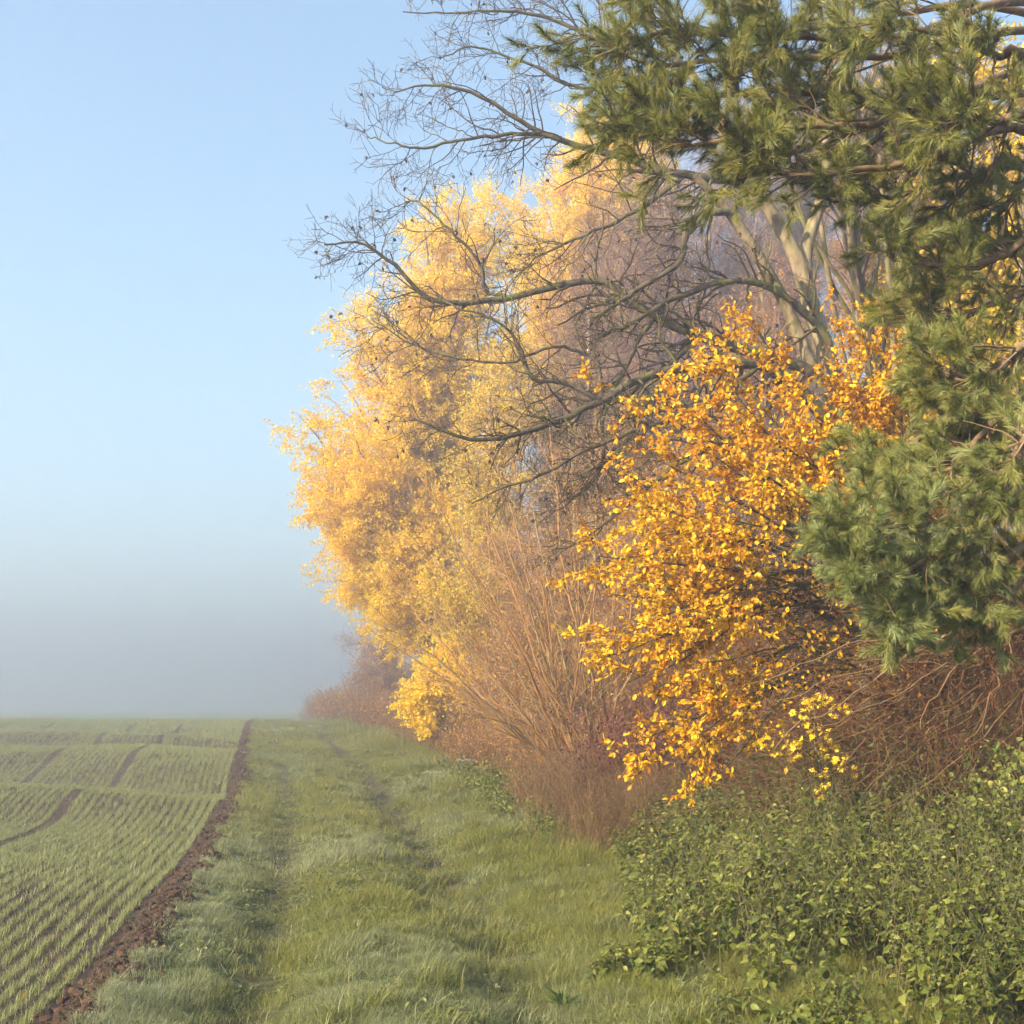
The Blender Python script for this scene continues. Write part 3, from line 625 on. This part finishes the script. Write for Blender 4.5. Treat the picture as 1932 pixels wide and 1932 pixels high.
# ------------------------------------------------------------------ bare tree with long dark limbs (the main grey trunks)
def bare_tree():
    b = base_at(1640, 14.8); root = thing('bare_tree', b, 'leafless grey tree with forked trunk and long mossy limbs sweeping left over the bushes', 'tree'); root['_base'] = list(b)
    trunks = [([(1650, 1540, 14.8), (1625, 1100, 14.8), (1585, 800, 14.8), (1530, 690, 14.6), (1480, 570, 14.5), (1410, 450, 14.3), (1370, 395, 14.2), (1310, 330, 14.0)], .105, .04),
              ([(1625, 1100, 14.85), (1590, 800, 15), (1555, 660, 15.1), (1525, 560, 15.2), (1495, 470, 15.3), (1430, 360, 15.2), (1360, 230, 15.), (1300, 130, 14.9)], .14, .04),
              ([(1570, 720, 15.1), (1535, 600, 15.2), (1520, 480, 15.4), (1560, 330, 15.6), (1560, 150, 15.7), (1580, -60, 15.7)], .10, .05)]
    for p, r0, r1 in trunks:
        mb = MB(); P = line(p, 30); add_tube(mb, P[None], radii(30, r0, r1)[None], 12); mb.build('trunk', M_bark, root, True)
    limbs = [
        ([(1600, 830, 14.8), (1510, 745, 14.5), (1430, 690, 14.2), (1330, 688, 13.9), (1230, 700, 13.6), (1130, 752, 13.3), (1010, 800, 13.), (900, 822, 12.8), (780, 790, 12.6)], .085, .012),
        ([(1540, 700, 14.6), (1440, 665, 14.5), (1330, 632, 14.4), (1240, 592, 14.3), (1165, 548, 14.2), (1115, 530, 14.2), (960, 560, 14), (825, 568, 13.8), (745, 500, 13.6), (680, 458, 13.5), (612, 462, 13.4)], .075, .009),
        ([(1600, 780, 14.8), (1560, 640, 14.6), (1480, 555, 14.4), (1400, 528, 14.2), (1290, 550, 14), (1200, 600, 13.8), (1120, 640, 13.6)], .06, .02),
        ([(1385, 400, 14.2), (1340, 400, 14.1), (1300, 440, 14.), (1285, 490, 13.9), (1200, 545, 13.8), (1120, 600, 13.6)], .05, .02),
        ([(1440, 360, 14.9), (1350, 340, 14.7), (1260, 325, 14.5), (1180, 298, 14.4), (1060, 262, 14.2), (1000, 232, 14.1), (900, 172, 13.9), (820, 158, 13.8), (745, 175, 13.7)], .06, .008),
        ([(1060, 262, 14.2), (985, 258, 14.2), (900, 268, 14.1), (790, 288, 14), (745, 280, 14), (692, 258, 14)], .028, .006),
        ([(1360, 210, 15), (1270, 160, 14.8), (1180, 150, 14.6), (1090, 165, 14.5), (1000, 120, 14.4), (900, 90, 14.3), (830, 110, 14.2)], .035, .007),
        ([(1300, 130, 14.9), (1220, 90, 14.9), (1110, 60, 14.8), (1000, 30, 14.8), (900, 25, 14.7), (760, 22, 14.7)], .04, .007),
        ([(1280, 110, 14.9), (1200, 20, 15), (1100, -40, 15), (980, -60, 15)], .04, .012),
        ([(1130, 752, 13.3), (1065, 722, 13.3), (1000, 705, 13.2), (985, 660, 13.2), (950, 612, 13.1), (870, 575, 13.), (830, 560, 13.)], .03, .007),
        ([(1130, 752, 13.35), (1120, 690, 13.6), (1050, 660, 13.6), (930, 690, 13.5), (800, 660, 13.4), (700, 600, 13.3)], .025, .006),
        ([(960, 560, 14), (915, 545, 14), (900, 490, 13.9), (850, 440, 13.8), (790, 390, 13.8), (765, 380, 13.8)], .026, .006),
        ([(1300, 328, 14.6), (1200, 400, 14.4), (1100, 450, 14.2), (1030, 480, 14.1), (980, 520, 14.)], .03, .007),
        ([(1330, 632, 14.4), (1260, 700, 14.), (1210, 790, 13.7), (1150, 870, 13.5), (1090, 900, 13.3)], .035, .01),
        ([(1240, 592, 14.3), (1180, 680, 14), (1140, 780, 13.8), (1130, 900, 13.6), (1060, 960, 13.5)], .03, .009),
        ([(1430, 690, 14.2), (1340, 760, 13.8), (1240, 800, 13.5), (1120, 850, 13.2), (1000, 900, 13.), (890, 950, 12.9)], .035, .008),
        ([(1480, 740, 14.5), (1400, 820, 14.), (1300, 860, 13.6), (1200, 930, 13.4), (1110, 1000, 13.2), (1040, 1040, 13.)], .035, .008),
    ]
    for p, r0, r1 in limbs:
        P = wobble(line(p, 36), .010); R = radii(36, r0, r1, 1.0); L = np.linalg.norm(np.diff(P, axis=0), axis=1).sum()
        mb = MB(); add_tube(mb, P[None], R[None], 8); o = mb.build('limb', M_limb, root, True); o['_base'] = list(b)
        mt = MB()
        A, AR = grow(P[None], R[None], int(8 * L) + 4, (30, 75), .95, 7, .20, (-.03, 0, -.01), (.12, 1), .45, .0055, flat=(1, .6, 1), lend=.32)
        B, BR = grow(A, AR, 5, (30, 70), .42, 5, .22, (0, 0, .01), (.2, 1), .6, .0036)
        C, CR = grow(B, BR, 2, (30, 70), .18, 3, .22, (0, 0, .02), (.3, 1), .7, .0028)
        add_tube(mt, A, AR, 4, 1); add_tube(mt, B, BR, 3); add_tube(mt, C, CR, 3)
        pos, tan = on_lines(C[rng.random(len(C)) < .05], 1, (.95, 1.))
        if len(pos): add_leaves(mt, np.repeat(pos, 3, 0), norm(rng.normal(size=(len(pos) * 3, 3)) * .5 + [0, 0, -.7]), .045, 'oval', roll=1.5, r=.1)
        mt.build('twig', M_twig, o)
bare_tree()
crown_tree('grey_tree', 'straight pale grey trunk standing just right of the forked bare tree', 'tree', 1655, 18, (1600, -40, 18),
    [(1600, 60, 18, 150, 130, 1), (1480, 20, 18, 130, 90, .8), (1650, 250, 18, 120, 120, .6)], (M_bark, M_twig, None), nl=26, r0=.13, twigs=(9, 7), leaf=None, twig_len=(1.2, .5), trunk_r1=.10, twr=.004, limb_from=(.45, .98))

# ------------------------------------------------------------------ big bush with yellow oval leaves
def yellow_bush():
    b = base_at(1800, 11.8); root = thing('beech_bush', b, 'large spreading bush covered in golden-yellow oval leaves, its dark boughs drooping left', 'bush'); root['_base'] = list(b)
    O = (1760, 1130, 11.6)
    tips = [(1190, 940, 10.6), (1130, 1050, 10.4), (1150, 1120, 10.3), (1120, 1060, 10.8), (1170, 1200, 10.3), (1140, 1240, 10.1), (1180, 1290, 10.2), (1240, 1370, 10.2), (1200, 1400, 10.0), (1290, 1440, 10.1),
            (1340, 1480, 10.1), (1230, 860, 10.8), (1290, 760, 10.9), (1170, 740, 11), (1340, 660, 11), (1250, 960, 10.2), (1330, 850, 10.4), (1400, 780, 10.6), (1570, 730, 11.2), (1480, 790, 10.7), (1530, 900, 10.6), (1660, 780, 11.5), (1620, 600, 11.4),
            (1640, 620, 11.6), (1700, 680, 11.8), (1300, 1060, 10.), (1280, 1160, 10.), (1320, 1250, 10.), (1350, 1340, 10.), (1450, 900, 10.3), (1540, 820, 10.7), (1620, 740, 11.3), (1660, 860, 11.3), (1380, 980, 10.1), (1260, 1260, 10.5),
            (1480, 1000, 10.3), (1210, 1010, 10.6), (1240, 1110, 10.5), (1390, 1120, 10.), (1560, 930, 10.7), (1700, 780, 11.5), (1440, 640, 11.3), (1370, 720, 11.), (1730, 980, 12.2), (1850, 900, 12.4), (1900, 1080, 12.4), (1300, 1400, 9.9)]
    for i, t in enumerate(tips):
        e = pt(*t); s = b + (pt(*O) - b) * rng.uniform(.45, 1.0) + rng.normal(size=3) * [.12, .15, .12]
        q = s + (e - s) * .5 + np.array([0, 0, .10 + .12 * abs(e[0] - s[0]) * (1 if t[1] > 900 else .4)])
        P = wobble(spline([b + rng.normal(size=3) * [.15, .15, 0], s, q, e], 26), .008); R = radii(26, rng.uniform(.022, .04), .004)
        mb = MB(); add_tube(mb, P[None], R[None], 6); o = mb.build('bough', M_limb, root, True); o['_base'] = list(b)
        mt = MB()
        A, AR = grow(P[None], R[None], 26, (20, 60), .62, 6, .12, (-.03, 0, -.02), (.4, 1), .45, .004)
        B, BR = grow(A, AR, 4, (25, 60), .26, 4, .14, (0, 0, -.01), (.2, 1), .6, .0026)
        add_tube(mt, A, AR, 3); add_tube(mt, B, BR, 3); mt.build('twig', M_twig, o)
        mf = MB()
        for Q, m, t0 in ((B, 13, .1), (A, 13, .25)):
            pos, tan = on_lines(Q, m, (t0, 1.03))
            # the underside of the bush has shed most leaves, the outer face keeps them
            bare = smooth(1.6, 2.45, pos[:, 0]) * smooth(3.7, 3.25, pos[:, 2]) * .9
            keep = rng.random(len(pos)) > bare
            pos, tan = pos[keep], tan[keep]
            D = norm(tan * .6 + rng.normal(size=tan.shape) * .55 + [0, 0, -.25])
            add_leaves(mf, pos, D, .046 * rng.uniform(.45, 1.45, len(pos)), 'oval', roll=.9, wid=1.05, r=np.clip(rng.beta(2.0, 1.9, len(pos)) + .3 * (fbm(pos[:, 0] * 1.2, pos[:, 2] * 1.2) - .5), 0, 1))
        if mf.n: mf.build('foliage', M_yleaf, o)
yellow_bush()

# ------------------------------------------------------------------ field maple sapling
MAPLE = np.array([[0, 0], [.16, .18], [.46, .10], [.36, .30], [.60, .52], [.32, .52], [.28, .70], [.12, .66], [0, 1.0], [-.12, .66], [-.28, .70], [-.32, .52], [-.60, .52], [-.36, .30], [-.46, .10], [-.16, .18]])
def maple_leaves(mb, P, D, size, r=None):
    n = len(P); m = len(MAPLE); X, Y, Z = leaf_frames(n, D, (-.5, -.6, .6), .5)
    tv = np.vstack([MAPLE, [0, .42]]); z = -.25 * np.abs(tv[:, 0]) ** 1.3
    V = P[:, None] + size[:, None, None] * (tv[None, :, 0:1] * X[:, None] + tv[None, :, 1:2] * Y[:, None] + z[None, :, None] * Z[:, None])
    f = np.array([[m, k, (k + 1) % m] for k in range(m)]); mb.add(V, (f[None] + (np.arange(n) * (m + 1))[:, None, None]).reshape(-1, 3), np.repeat(rng.random(n), m + 1))
def maple():
    b = base_at(1560, 10.6); root = thing('maple_sapling', b, 'slender sapling with bright lemon-yellow lobed leaves in front of the brown thicket', 'tree'); root['_base'] = list(b)
    mb = MB(); P = wobble(line([(1562, 1640, 10.6), (1555, 1500, 10.5), (1540, 1400, 10.4), (1535, 1310, 10.4)], 20), .006); P[0] = b; R = radii(20, .014, .004); add_tube(mb, P[None], R[None], 6); mb.build('trunk', M_bark, root, True)
    tips = [(1530, 1310), (1560, 1330), (1500, 1335), (1520, 1370), (1560, 1380), (1490, 1420), (1530, 1430), (1580, 1440), (1610, 1455), (1470, 1430), (1545, 1460), (1550, 1490), (1500, 1400), (1575, 1410), (1450, 1410), (1590, 1340), (1610, 1570), (1625, 1580), (1600, 1585)]
    L = []
    for t in tips:
        e = pt(t[0], t[1], 10.2 + rng.normal() * .15); i = np.argmin(np.abs(P[:, 2] - (e[2] - .05))); L.append(wobble(spline([P[max(i - 1, 0)], (P[i] + e) / 2 + [0, 0, .03], e], 8), .006))
    L = np.array(L); LR = np.repeat(np.linspace(.005, .002, 8)[None], len(L), 0); ml = MB(); add_tube(ml, L, LR, 4)
    A, AR = grow(L, LR, 4, (25, 60), .12, 4, .15, (0, 0, 0), (.3, 1), .7, .0015); add_tube(ml, A, AR, 3); ml.build('branch', M_twig, root)
    mf = MB(); pos, tan = on_lines(A, 4, (.3, 1.)); D = norm(tan + .6 * rng.normal(size=tan.shape) + [0, 0, -.5]); maple_leaves(mf, pos, D, .05 * rng.uniform(.7, 1.3, len(pos))); mf.build('foliage', M_mleaf, root)
maple()

# ------------------------------------------------------------------ brown thicket of arching canes at the right
def thicket():
    mb = MB(); n = 2600
    # canes that arch from stools behind the nettles towards the field
    y = rng.uniform(10.8, 15, n); w = rng.uniform(6.6, 12.5, n); x = w - .2 * y + np.interp(y, EDGE_Y, EDGE_U)
    b = np.stack([x, y, ground_h(x, y, False) + .1], -1)
    D = norm(np.stack([-.35 + .5 * rng.normal(size=n), -.25 + .5 * rng.normal(size=n), .9 + .2 * rng.random(n)], -1)); Ln = rng.uniform(1.2, 2.6, n)
    pts = [b]
    for k in range(9): D = norm(D + .13 * rng.normal(size=D.shape) + np.array([-.035, 0, -.11])); pts.append(pts[-1] + D * (Ln / 9)[:, None])
    P = np.stack(pts, 1); R = np.repeat(np.linspace(.0052, .002, 10)[None], n, 0); add_tube(mb, P, R, 3)
    A, AR = grow(P, R, 9, (25, 70), .42, 5, .2, (0, 0, -.03), (.15, 1), .65, .0018); add_tube(mb, A, AR, 3)
    B, BR = grow(A[::2], AR[::2], 3, (25, 70), .2, 3, .2, (0, 0, -.03), (.15, 1), .65, .0015); add_tube(mb, B, BR, 3)
    tag(mb.build('bramble_thicket', M_brown), kind='stuff')
thicket()
def arch_shrub():
    b = base_at(2080, 10.2); root = thing('arching_shrub', b, 'bare shrub at the right edge throwing long pale canes left below the pine', 'bush'); root['_base'] = list(b)
    O = pt(2010, 1180, 10.)
    tips = [(1500, 1330), (1560, 1250), (1480, 1440), (1540, 1420), (1600, 1380), (1420, 1330), (1640, 1480), (1590, 1500), (1700, 1350), (1660, 1250), (1740, 1440), (1650, 1400), (1720, 1500), (1780, 1300), (1820, 1420), (1520, 1380), (1700, 1250), (1870, 1480), (1780, 1530), (1460, 1500), (1640, 1540)]
    tips = tips + [(t[0] + rng.uniform(-70, 110), t[1] + rng.uniform(-60, 60)) for t in tips]
    for t in tips:
        dd = rng.uniform(9.2, 10.4); e = pt(t[0], t[1], dd); s = O + rng.normal(size=3) * [.15, .2, .15]
        q = s + (e - s) * .5 + np.array([0, rng.normal() * .1, rng.uniform(-.12, .28)])
        P = wobble(spline([b, s, q, e], 30), .024); R = radii(30, rng.uniform(.008, .018), .0028); mb = MB(); add_tube(mb, P[None], R[None], 5)
        A, AR = grow(P[None], R[None], 26, (20, 65), .55, 6, .14, (-.02, 0, -.02), (.3, 1), .5, .003); B, BR = grow(A, AR, 3, (25, 60), .25, 4, .16, (0, 0, 0), (.2, 1), .7, .002)
        o = mb.build('cane', M_cane, root, True); o['_base'] = list(b); mt = MB(); add_tube(mt, A, AR, 3); add_tube(mt, B, BR, 3); mt.build('twig', M_brown, o)
arch_shrub()

# ------------------------------------------------------------------ pine
def needles(mb, P, n, size=.062, tone=.3, t0=.25):
    """needle pairs set all round the shoots P"""
    pos, T = on_lines(P, n, (t0, 1.)); m = len(pos)
    ax = rvec(m); ax = norm(ax - (ax * T).sum(1, keepdims=True) * T); a = np.radians(rng.uniform(14, 52, m))[:, None]
    D = norm(T * np.cos(a) + ax * np.sin(a)); S = size * rng.uniform(.75, 1.15, m)
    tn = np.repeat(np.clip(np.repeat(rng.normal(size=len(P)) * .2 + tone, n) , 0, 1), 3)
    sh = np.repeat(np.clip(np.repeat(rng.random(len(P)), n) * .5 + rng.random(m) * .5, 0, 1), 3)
    for q in range(2):
        D2 = norm(D + .07 * rng.normal(size=D.shape)); side = norm(np.cross(D2, rvec(m))) * .0012
        V = np.stack([pos - side, pos + side, pos + D2 * S[:, None] - np.array([0, 0, .004])], 1)
        mb.add(V, np.arange(m * 3).reshape(-1, 3), sh, tn)
def pine():
    b = base_at(2330, 8.6); root = thing('pine_tree', b, 'dark green pine reaching in from the right with drooping needle-covered boughs', 'tree'); root['_base'] = list(b)
    top = b + np.array([.2, .2, 9.5]); mb = MB(); P = spline([b - [0, 0, .1], b + [0.05, 0, 3], b + [-.05, .1, 6], top], 30); add_tube(mb, P[None], radii(30, .17, .08)[None], 12); mb.build('trunk', M_pbark, root, True)
    limbs = [  # image points with depth; tone (0 olive .. 1 blue-green), side length
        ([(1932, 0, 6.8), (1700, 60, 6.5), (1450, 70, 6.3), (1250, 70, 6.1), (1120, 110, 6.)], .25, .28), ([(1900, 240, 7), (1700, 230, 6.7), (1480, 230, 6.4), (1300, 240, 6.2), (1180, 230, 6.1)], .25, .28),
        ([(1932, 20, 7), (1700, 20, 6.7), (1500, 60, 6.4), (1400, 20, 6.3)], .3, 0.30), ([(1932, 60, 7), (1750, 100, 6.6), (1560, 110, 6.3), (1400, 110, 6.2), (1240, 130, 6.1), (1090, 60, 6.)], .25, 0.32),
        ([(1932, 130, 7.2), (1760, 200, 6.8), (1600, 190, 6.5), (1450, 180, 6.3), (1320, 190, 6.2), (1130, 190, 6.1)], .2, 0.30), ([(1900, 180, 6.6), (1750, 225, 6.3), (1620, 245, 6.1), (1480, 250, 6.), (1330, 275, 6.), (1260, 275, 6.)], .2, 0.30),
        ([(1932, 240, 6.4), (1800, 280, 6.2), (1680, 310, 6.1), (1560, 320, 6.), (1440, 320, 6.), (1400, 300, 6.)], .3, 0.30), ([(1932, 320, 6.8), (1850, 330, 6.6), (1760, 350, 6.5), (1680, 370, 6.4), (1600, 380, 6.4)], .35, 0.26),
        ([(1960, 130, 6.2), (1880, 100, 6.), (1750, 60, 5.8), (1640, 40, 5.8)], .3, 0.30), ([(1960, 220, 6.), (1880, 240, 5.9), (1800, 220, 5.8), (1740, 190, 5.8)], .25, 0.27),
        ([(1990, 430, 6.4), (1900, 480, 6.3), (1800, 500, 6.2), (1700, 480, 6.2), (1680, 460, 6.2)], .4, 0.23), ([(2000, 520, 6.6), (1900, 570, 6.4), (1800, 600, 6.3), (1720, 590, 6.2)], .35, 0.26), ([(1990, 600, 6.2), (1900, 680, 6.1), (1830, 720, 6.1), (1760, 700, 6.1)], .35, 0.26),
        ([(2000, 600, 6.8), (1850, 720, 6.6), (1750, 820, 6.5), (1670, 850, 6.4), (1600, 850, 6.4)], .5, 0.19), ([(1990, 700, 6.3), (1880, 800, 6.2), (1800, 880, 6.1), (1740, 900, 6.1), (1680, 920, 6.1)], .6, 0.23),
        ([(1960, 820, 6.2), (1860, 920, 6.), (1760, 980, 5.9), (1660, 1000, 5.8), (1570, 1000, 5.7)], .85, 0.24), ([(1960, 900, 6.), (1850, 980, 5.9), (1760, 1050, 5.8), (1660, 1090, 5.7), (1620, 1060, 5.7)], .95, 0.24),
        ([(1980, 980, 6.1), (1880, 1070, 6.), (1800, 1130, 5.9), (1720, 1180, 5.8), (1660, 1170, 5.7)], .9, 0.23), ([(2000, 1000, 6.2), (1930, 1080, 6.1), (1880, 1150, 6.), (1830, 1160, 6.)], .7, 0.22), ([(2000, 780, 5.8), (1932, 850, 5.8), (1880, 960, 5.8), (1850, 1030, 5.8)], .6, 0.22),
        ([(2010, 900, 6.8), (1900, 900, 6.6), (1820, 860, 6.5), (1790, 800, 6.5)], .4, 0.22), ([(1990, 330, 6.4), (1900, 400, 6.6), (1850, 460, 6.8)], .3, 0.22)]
    for p, tone, sl in limbs:
        e0, e1 = pt(*p[0]), pt(*p[1]); run = np.linalg.norm((P[:, :2].mean(0) - e0[:2])); sl0 = np.clip((e0[2] - e1[2]) / np.linalg.norm(e0[:2] - e1[:2]), -.5, .6) * .8; i = np.argmin(np.abs(P[:, 2] - (e0[2] + sl0 * run))); pts = [P[i], *[pt(*q) for q in p]]
        Q = wobble(spline(pts, 40), .005); R = radii(40, .026, .006); mb = MB(); add_tube(mb, Q[None], R[None], 8); o = mb.build('bough', M_pbark, root, True); o['_base'] = list(b)
        cut = 14 if p[0][0] < 1990 else 10
        A, AR = grow(Q[None, cut:], R[None, cut:], 30, (30, 65), sl * 1.35, 6, .12, (-.03, 0, .03), (.0, 1), .4, .004, flat=(1, .8, .8), lend=.55)
        B, BR = grow(A, AR, 5 if p[0][0] < 1990 else 4, (25, 60), sl * .62, 5, .10, (-.02, 0, .04), (.25, 1), .6, .0028)
        tip = Q[None, -10:]
        mt = MB(); add_tube(mt, A, AR, 4); add_tube(mt, B, BR, 3)
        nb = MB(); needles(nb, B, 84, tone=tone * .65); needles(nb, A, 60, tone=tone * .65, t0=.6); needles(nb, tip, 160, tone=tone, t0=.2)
        # bare hanging shoots and a few cones
        H, HR = grow(A[::3], AR[::3], 2, (40, 80), .30, 6, .14, (0, 0, -.10), (.1, .8), .6, .0018); add_tube(mt, H, HR, 3)
        mt.build('twig', M_pbark, o); nb.build('needles', M_needle, o)
        if rng.random() < .6:
            cb = MB(); q = A[rng.integers(0, len(A)), 3]; u = np.linspace(0, 1, 9); CP = q + np.outer(u * .045, [-.2, 0, -1.]); add_tube(cb, CP[None], (.017 * np.sin(np.pi * (u * .85 + .1)))[None], 8)
            k = 60; tt = rng.random(k); sp_ = q + np.outer(tt * .045, [-.2, 0, -1.]); aa = np.arange(k) * 2.4; dd = np.stack([np.cos(aa), np.sin(aa), -.3 + 0 * aa], -1)
            add_leaves(cb, sp_ + dd * .010, dd, .013, 'round', up=(0, 0, 1), roll=.1); cb.build('cone', M_pbark, o)
pine()

# ------------------------------------------------------------------ small things
def at_img(px, py):
    """ground point seen at (px, py) of the photograph"""
    lo, hi = 3.0, 60.0
    for d in np.arange(4, 60, .1):
        x = (px / 1932 - .5) * d / F
        if EYE + (HOR - py / 1932) * d / F < gz(x, d): return np.array([x, d, gz(x, d)])
def leaf_mat(c): return leafy('fallen_leaf', [c, tuple(v * .7 for v in c)], .15, .6)
FL = [leaf_mat((.70, .42, .03)), leaf_mat((.30, .14, .045)), leaf_mat((.16, .08, .04))]
fallen = [(38, 1903, 0, .055, 'bright yellow fallen leaf upright on the soil in the bottom left corner'), (190, 1880, 1, .05, 'small orange leaf on the bare soil strip near the bottom'), (205, 1865, 1, .05, 'orange leaf beside another on the bare soil strip'),
          (478, 1868, 1, .06, 'light brown leaf lying in the grass near the bottom, right of the soil strip'), (935, 1665, 2, .07, 'red-brown leaf standing up in the right wheel rut'), (560, 1905, 2, .05, 'dark brown leaf in the bottom grass left of the middle'),
          (1330, 1795, 0, .05, 'yellow leaf on the grass beside the nettles'), (270, 1600, 0, .05, 'small yellow leaf among the wheat rows beside the clods'), (1390, 1862, 1, .05, 'orange-brown leaf at the front edge of the nettles'),
          (720, 1620, 1, .05, 'pale brown leaf between the two wheel ruts'), (700, 1640, 2, .05, 'dark leaf between the two wheel ruts, just left of the paler one'), (1180, 1838, 2, .05, 'dark leaf in the grass right of the right wheel rut'),
          (800, 1560, 1, .05, 'tan leaf by the right wheel rut in the middle distance')]
for px, py, c, sz, lab in fallen:
    p = at_img(px, py); mb = MB(); u = np.linspace(0, 1, 8); half = .34 * np.sin(np.pi * u ** .8) ** .8
    L = np.stack([-half, u, .35 * half + .12 * np.sin(u * 3)], -1); Rr = np.stack([half, u, .35 * half + .12 * np.sin(u * 3)], -1); Mid = np.stack([0 * u, u, .12 * np.sin(u * 3)], -1)
    V = np.vstack([L, Mid, Rr]) * sz; q = np.arange(7)
    V = np.vstack([V, [[-.02 * sz, -.35 * sz, 0], [.02 * sz, -.35 * sz, 0]]])
    Fq = np.vstack([np.stack([q, q + 8, q + 9, q + 1], -1), np.stack([q + 8, q + 16, q + 17, q + 9], -1)]); a = rng.random() * 6.28
    ca, sa = math.cos(a), math.sin(a); tl = rng.uniform(.3, .9)
    V = np.stack([V[:, 0] * ca - V[:, 1] * sa * math.cos(tl), V[:, 0] * sa + V[:, 1] * ca * math.cos(tl), V[:, 2] + V[:, 1] * math.sin(tl)], -1)
    mb.add(V, Fq, rng.random()); mb.F[3].append(np.array([[24, 25, 8]]))
    o = mb.build('fallen_leaf', FL[c]); o.location = p + np.array([0, 0, .045]); tag(o, lab, 'leaf', 'fallen leaves on the ground')

M_umbel = leafy('umbel_white', [(.55, .55, .48), (.75, .74, .68)], .2, .6)
M_dock = leafy('dock_leaf', [(.06, .10, .02), (.13, .17, .04)], .2, .4)
for px, py, h, lab in ((872, 1500, .5, 'white flat-topped wildflower at the foot of the hedge, taller of the two'), (812, 1508, .38, 'white flat-topped wildflower at the foot of the hedge, shorter one on the left')):
    b = at_img(px, py); root = thing('umbel_flower', b, lab, 'wildflower', 'white umbel flowers by the hedge'); root['_base'] = list(b)
    ms = MB(); P = spline([b, b + [.02, 0, h * .6], b + [0, .02, h]], 10); add_tube(ms, P[None], np.full((1, 10), .003), 4)
    mf = MB(); hv = []
    for k in range(9):
        a = k * 2.4; r_ = .05 + .03 * (k % 3); e = P[6] + [r_ * 1.4 * math.cos(a), r_ * math.sin(a), h * .42 + .02 * (k % 2)]; Q = spline([P[6], (P[6] + e) / 2 + [0, 0, .03], e], 6); add_tube(ms, Q[None], np.full((1, 6), .0018), 3)
        pos = e + rng.normal(size=(26, 3)) * [.022, .022, .004]; add_leaves(mf, pos, rng.normal(size=(26, 3)) * [1, 1, .2], .012, 'round', roll=.2)
    ms.build('stem', M_nstem, root); mf.build('flower_head', M_umbel, root)
b = at_img(1062, 1915); root = thing('dock_plant', b, 'dark green rosette of long strap leaves at the bottom edge, middle of the photo', 'plant'); root['_base'] = list(b)
for k in range(26):
    a = rng.random() * 6.28; mb = MB(); D = np.array([[math.cos(a), math.sin(a), rng.uniform(.3, 1.3)]]); add_leaves(mb, np.array([b + [0, 0, .01]]), D, .15 * rng.uniform(.7, 1.2), 'oval', wid=.38, roll=.2); mb.build('leaf', M_dock, root)

def ivy():
    b = base_at(1960, 9.3); root = thing('ivy_mound', b, 'mound of broad dark green leaves climbing the canes at the right edge above the nettles', 'plant'); root['_base'] = list(b)
    mb = MB(); c = []
    for q, (px, py, sx, sz) in enumerate([(1900, 1480, .16, .10), (1870, 1510, .16, .10), (1920, 1440, .10, .10), (1850, 1560, .2, .12), (1930, 1530, .2, .14)][:0] + [(1905, 1470, .15, .09), (1870, 1520, .15, .09), (1925, 1435, .08, .08)]): c.append(pt(px, py, 9.1) + rng.normal(size=(110, 3)) * [sx, .18, sz])
    c = np.vstack(c); add_leaves(mb, c, norm(rng.normal(size=c.shape) * .6 + [-.2, -.3, -.5]), .05 * rng.uniform(.6, 1.3, len(c)), 'round', up=(-.3, -.8, .6), roll=.5); mb.build('foliage', M_nettle, root)
    ms = MB()
    for q in c[::18]: ms_p = wobble(spline([b, (b + q) / 2 + [.05, 0, .1], q], 12), .01); add_tube(ms, ms_p[None], np.full((1, 12), .004), 4)
    ms.build('stem', M_nstem, root)
ivy()
def litter():
    mb = MB(); n = 14000; y = rng.uniform(7, 34, n); w = 3.6 + rng.normal(size=n) * .9 + rng.random(n) * 2.6; x = w - .2 * y + np.interp(y, EDGE_Y, EDGE_U)
    k = (rng.random(n) < smooth(4.2, 5.4, w) * .95 + .004); x, y = x[k], y[k]; n = len(x)
    D = rng.normal(size=(n, 3)) * [1, 1, .35]; add_leaves(mb, np.stack([x, y, ground_h(x, y) + .045], -1), D, .05 * rng.uniform(.6, 1.2, n), 'oval', roll=.4, r=rng.beta(1.2, 4, n))
    tag(mb.build('leaf_litter', M_yleaf), kind='stuff')
litter()
# larger clods thrown up where the edge bends
def big_clods():
    for k, (px, py, s_) in enumerate([(383, 1590, .075), (400, 1612, .055), (366, 1608, .05), (392, 1640, .045), (350, 1655, .05), (420, 1600, .04), (446, 1530, .045)]):
        p = at_img(px, py); mb = MB(); lumps(mb, np.zeros((1, 3)), np.array([s_]), .55, .6); o = mb.build('soil_clod', M_soil, smooth_=True); o.location = p + np.array([0, 0, s_ * .35])
        tag(o, ['biggest orange-brown clod on the soil strip where it bends', 'clod touching the right side of the biggest one', 'clod close on the left of the biggest one', 'clod just in front of the biggest one on the soil strip',
                'clod nearest the camera of the heap at the bend', 'low clod at the grassy edge by the bend', 'lone clod farther up the soil strip beyond the bend'][k], 'clod', 'large clods on the soil strip')
big_clods()
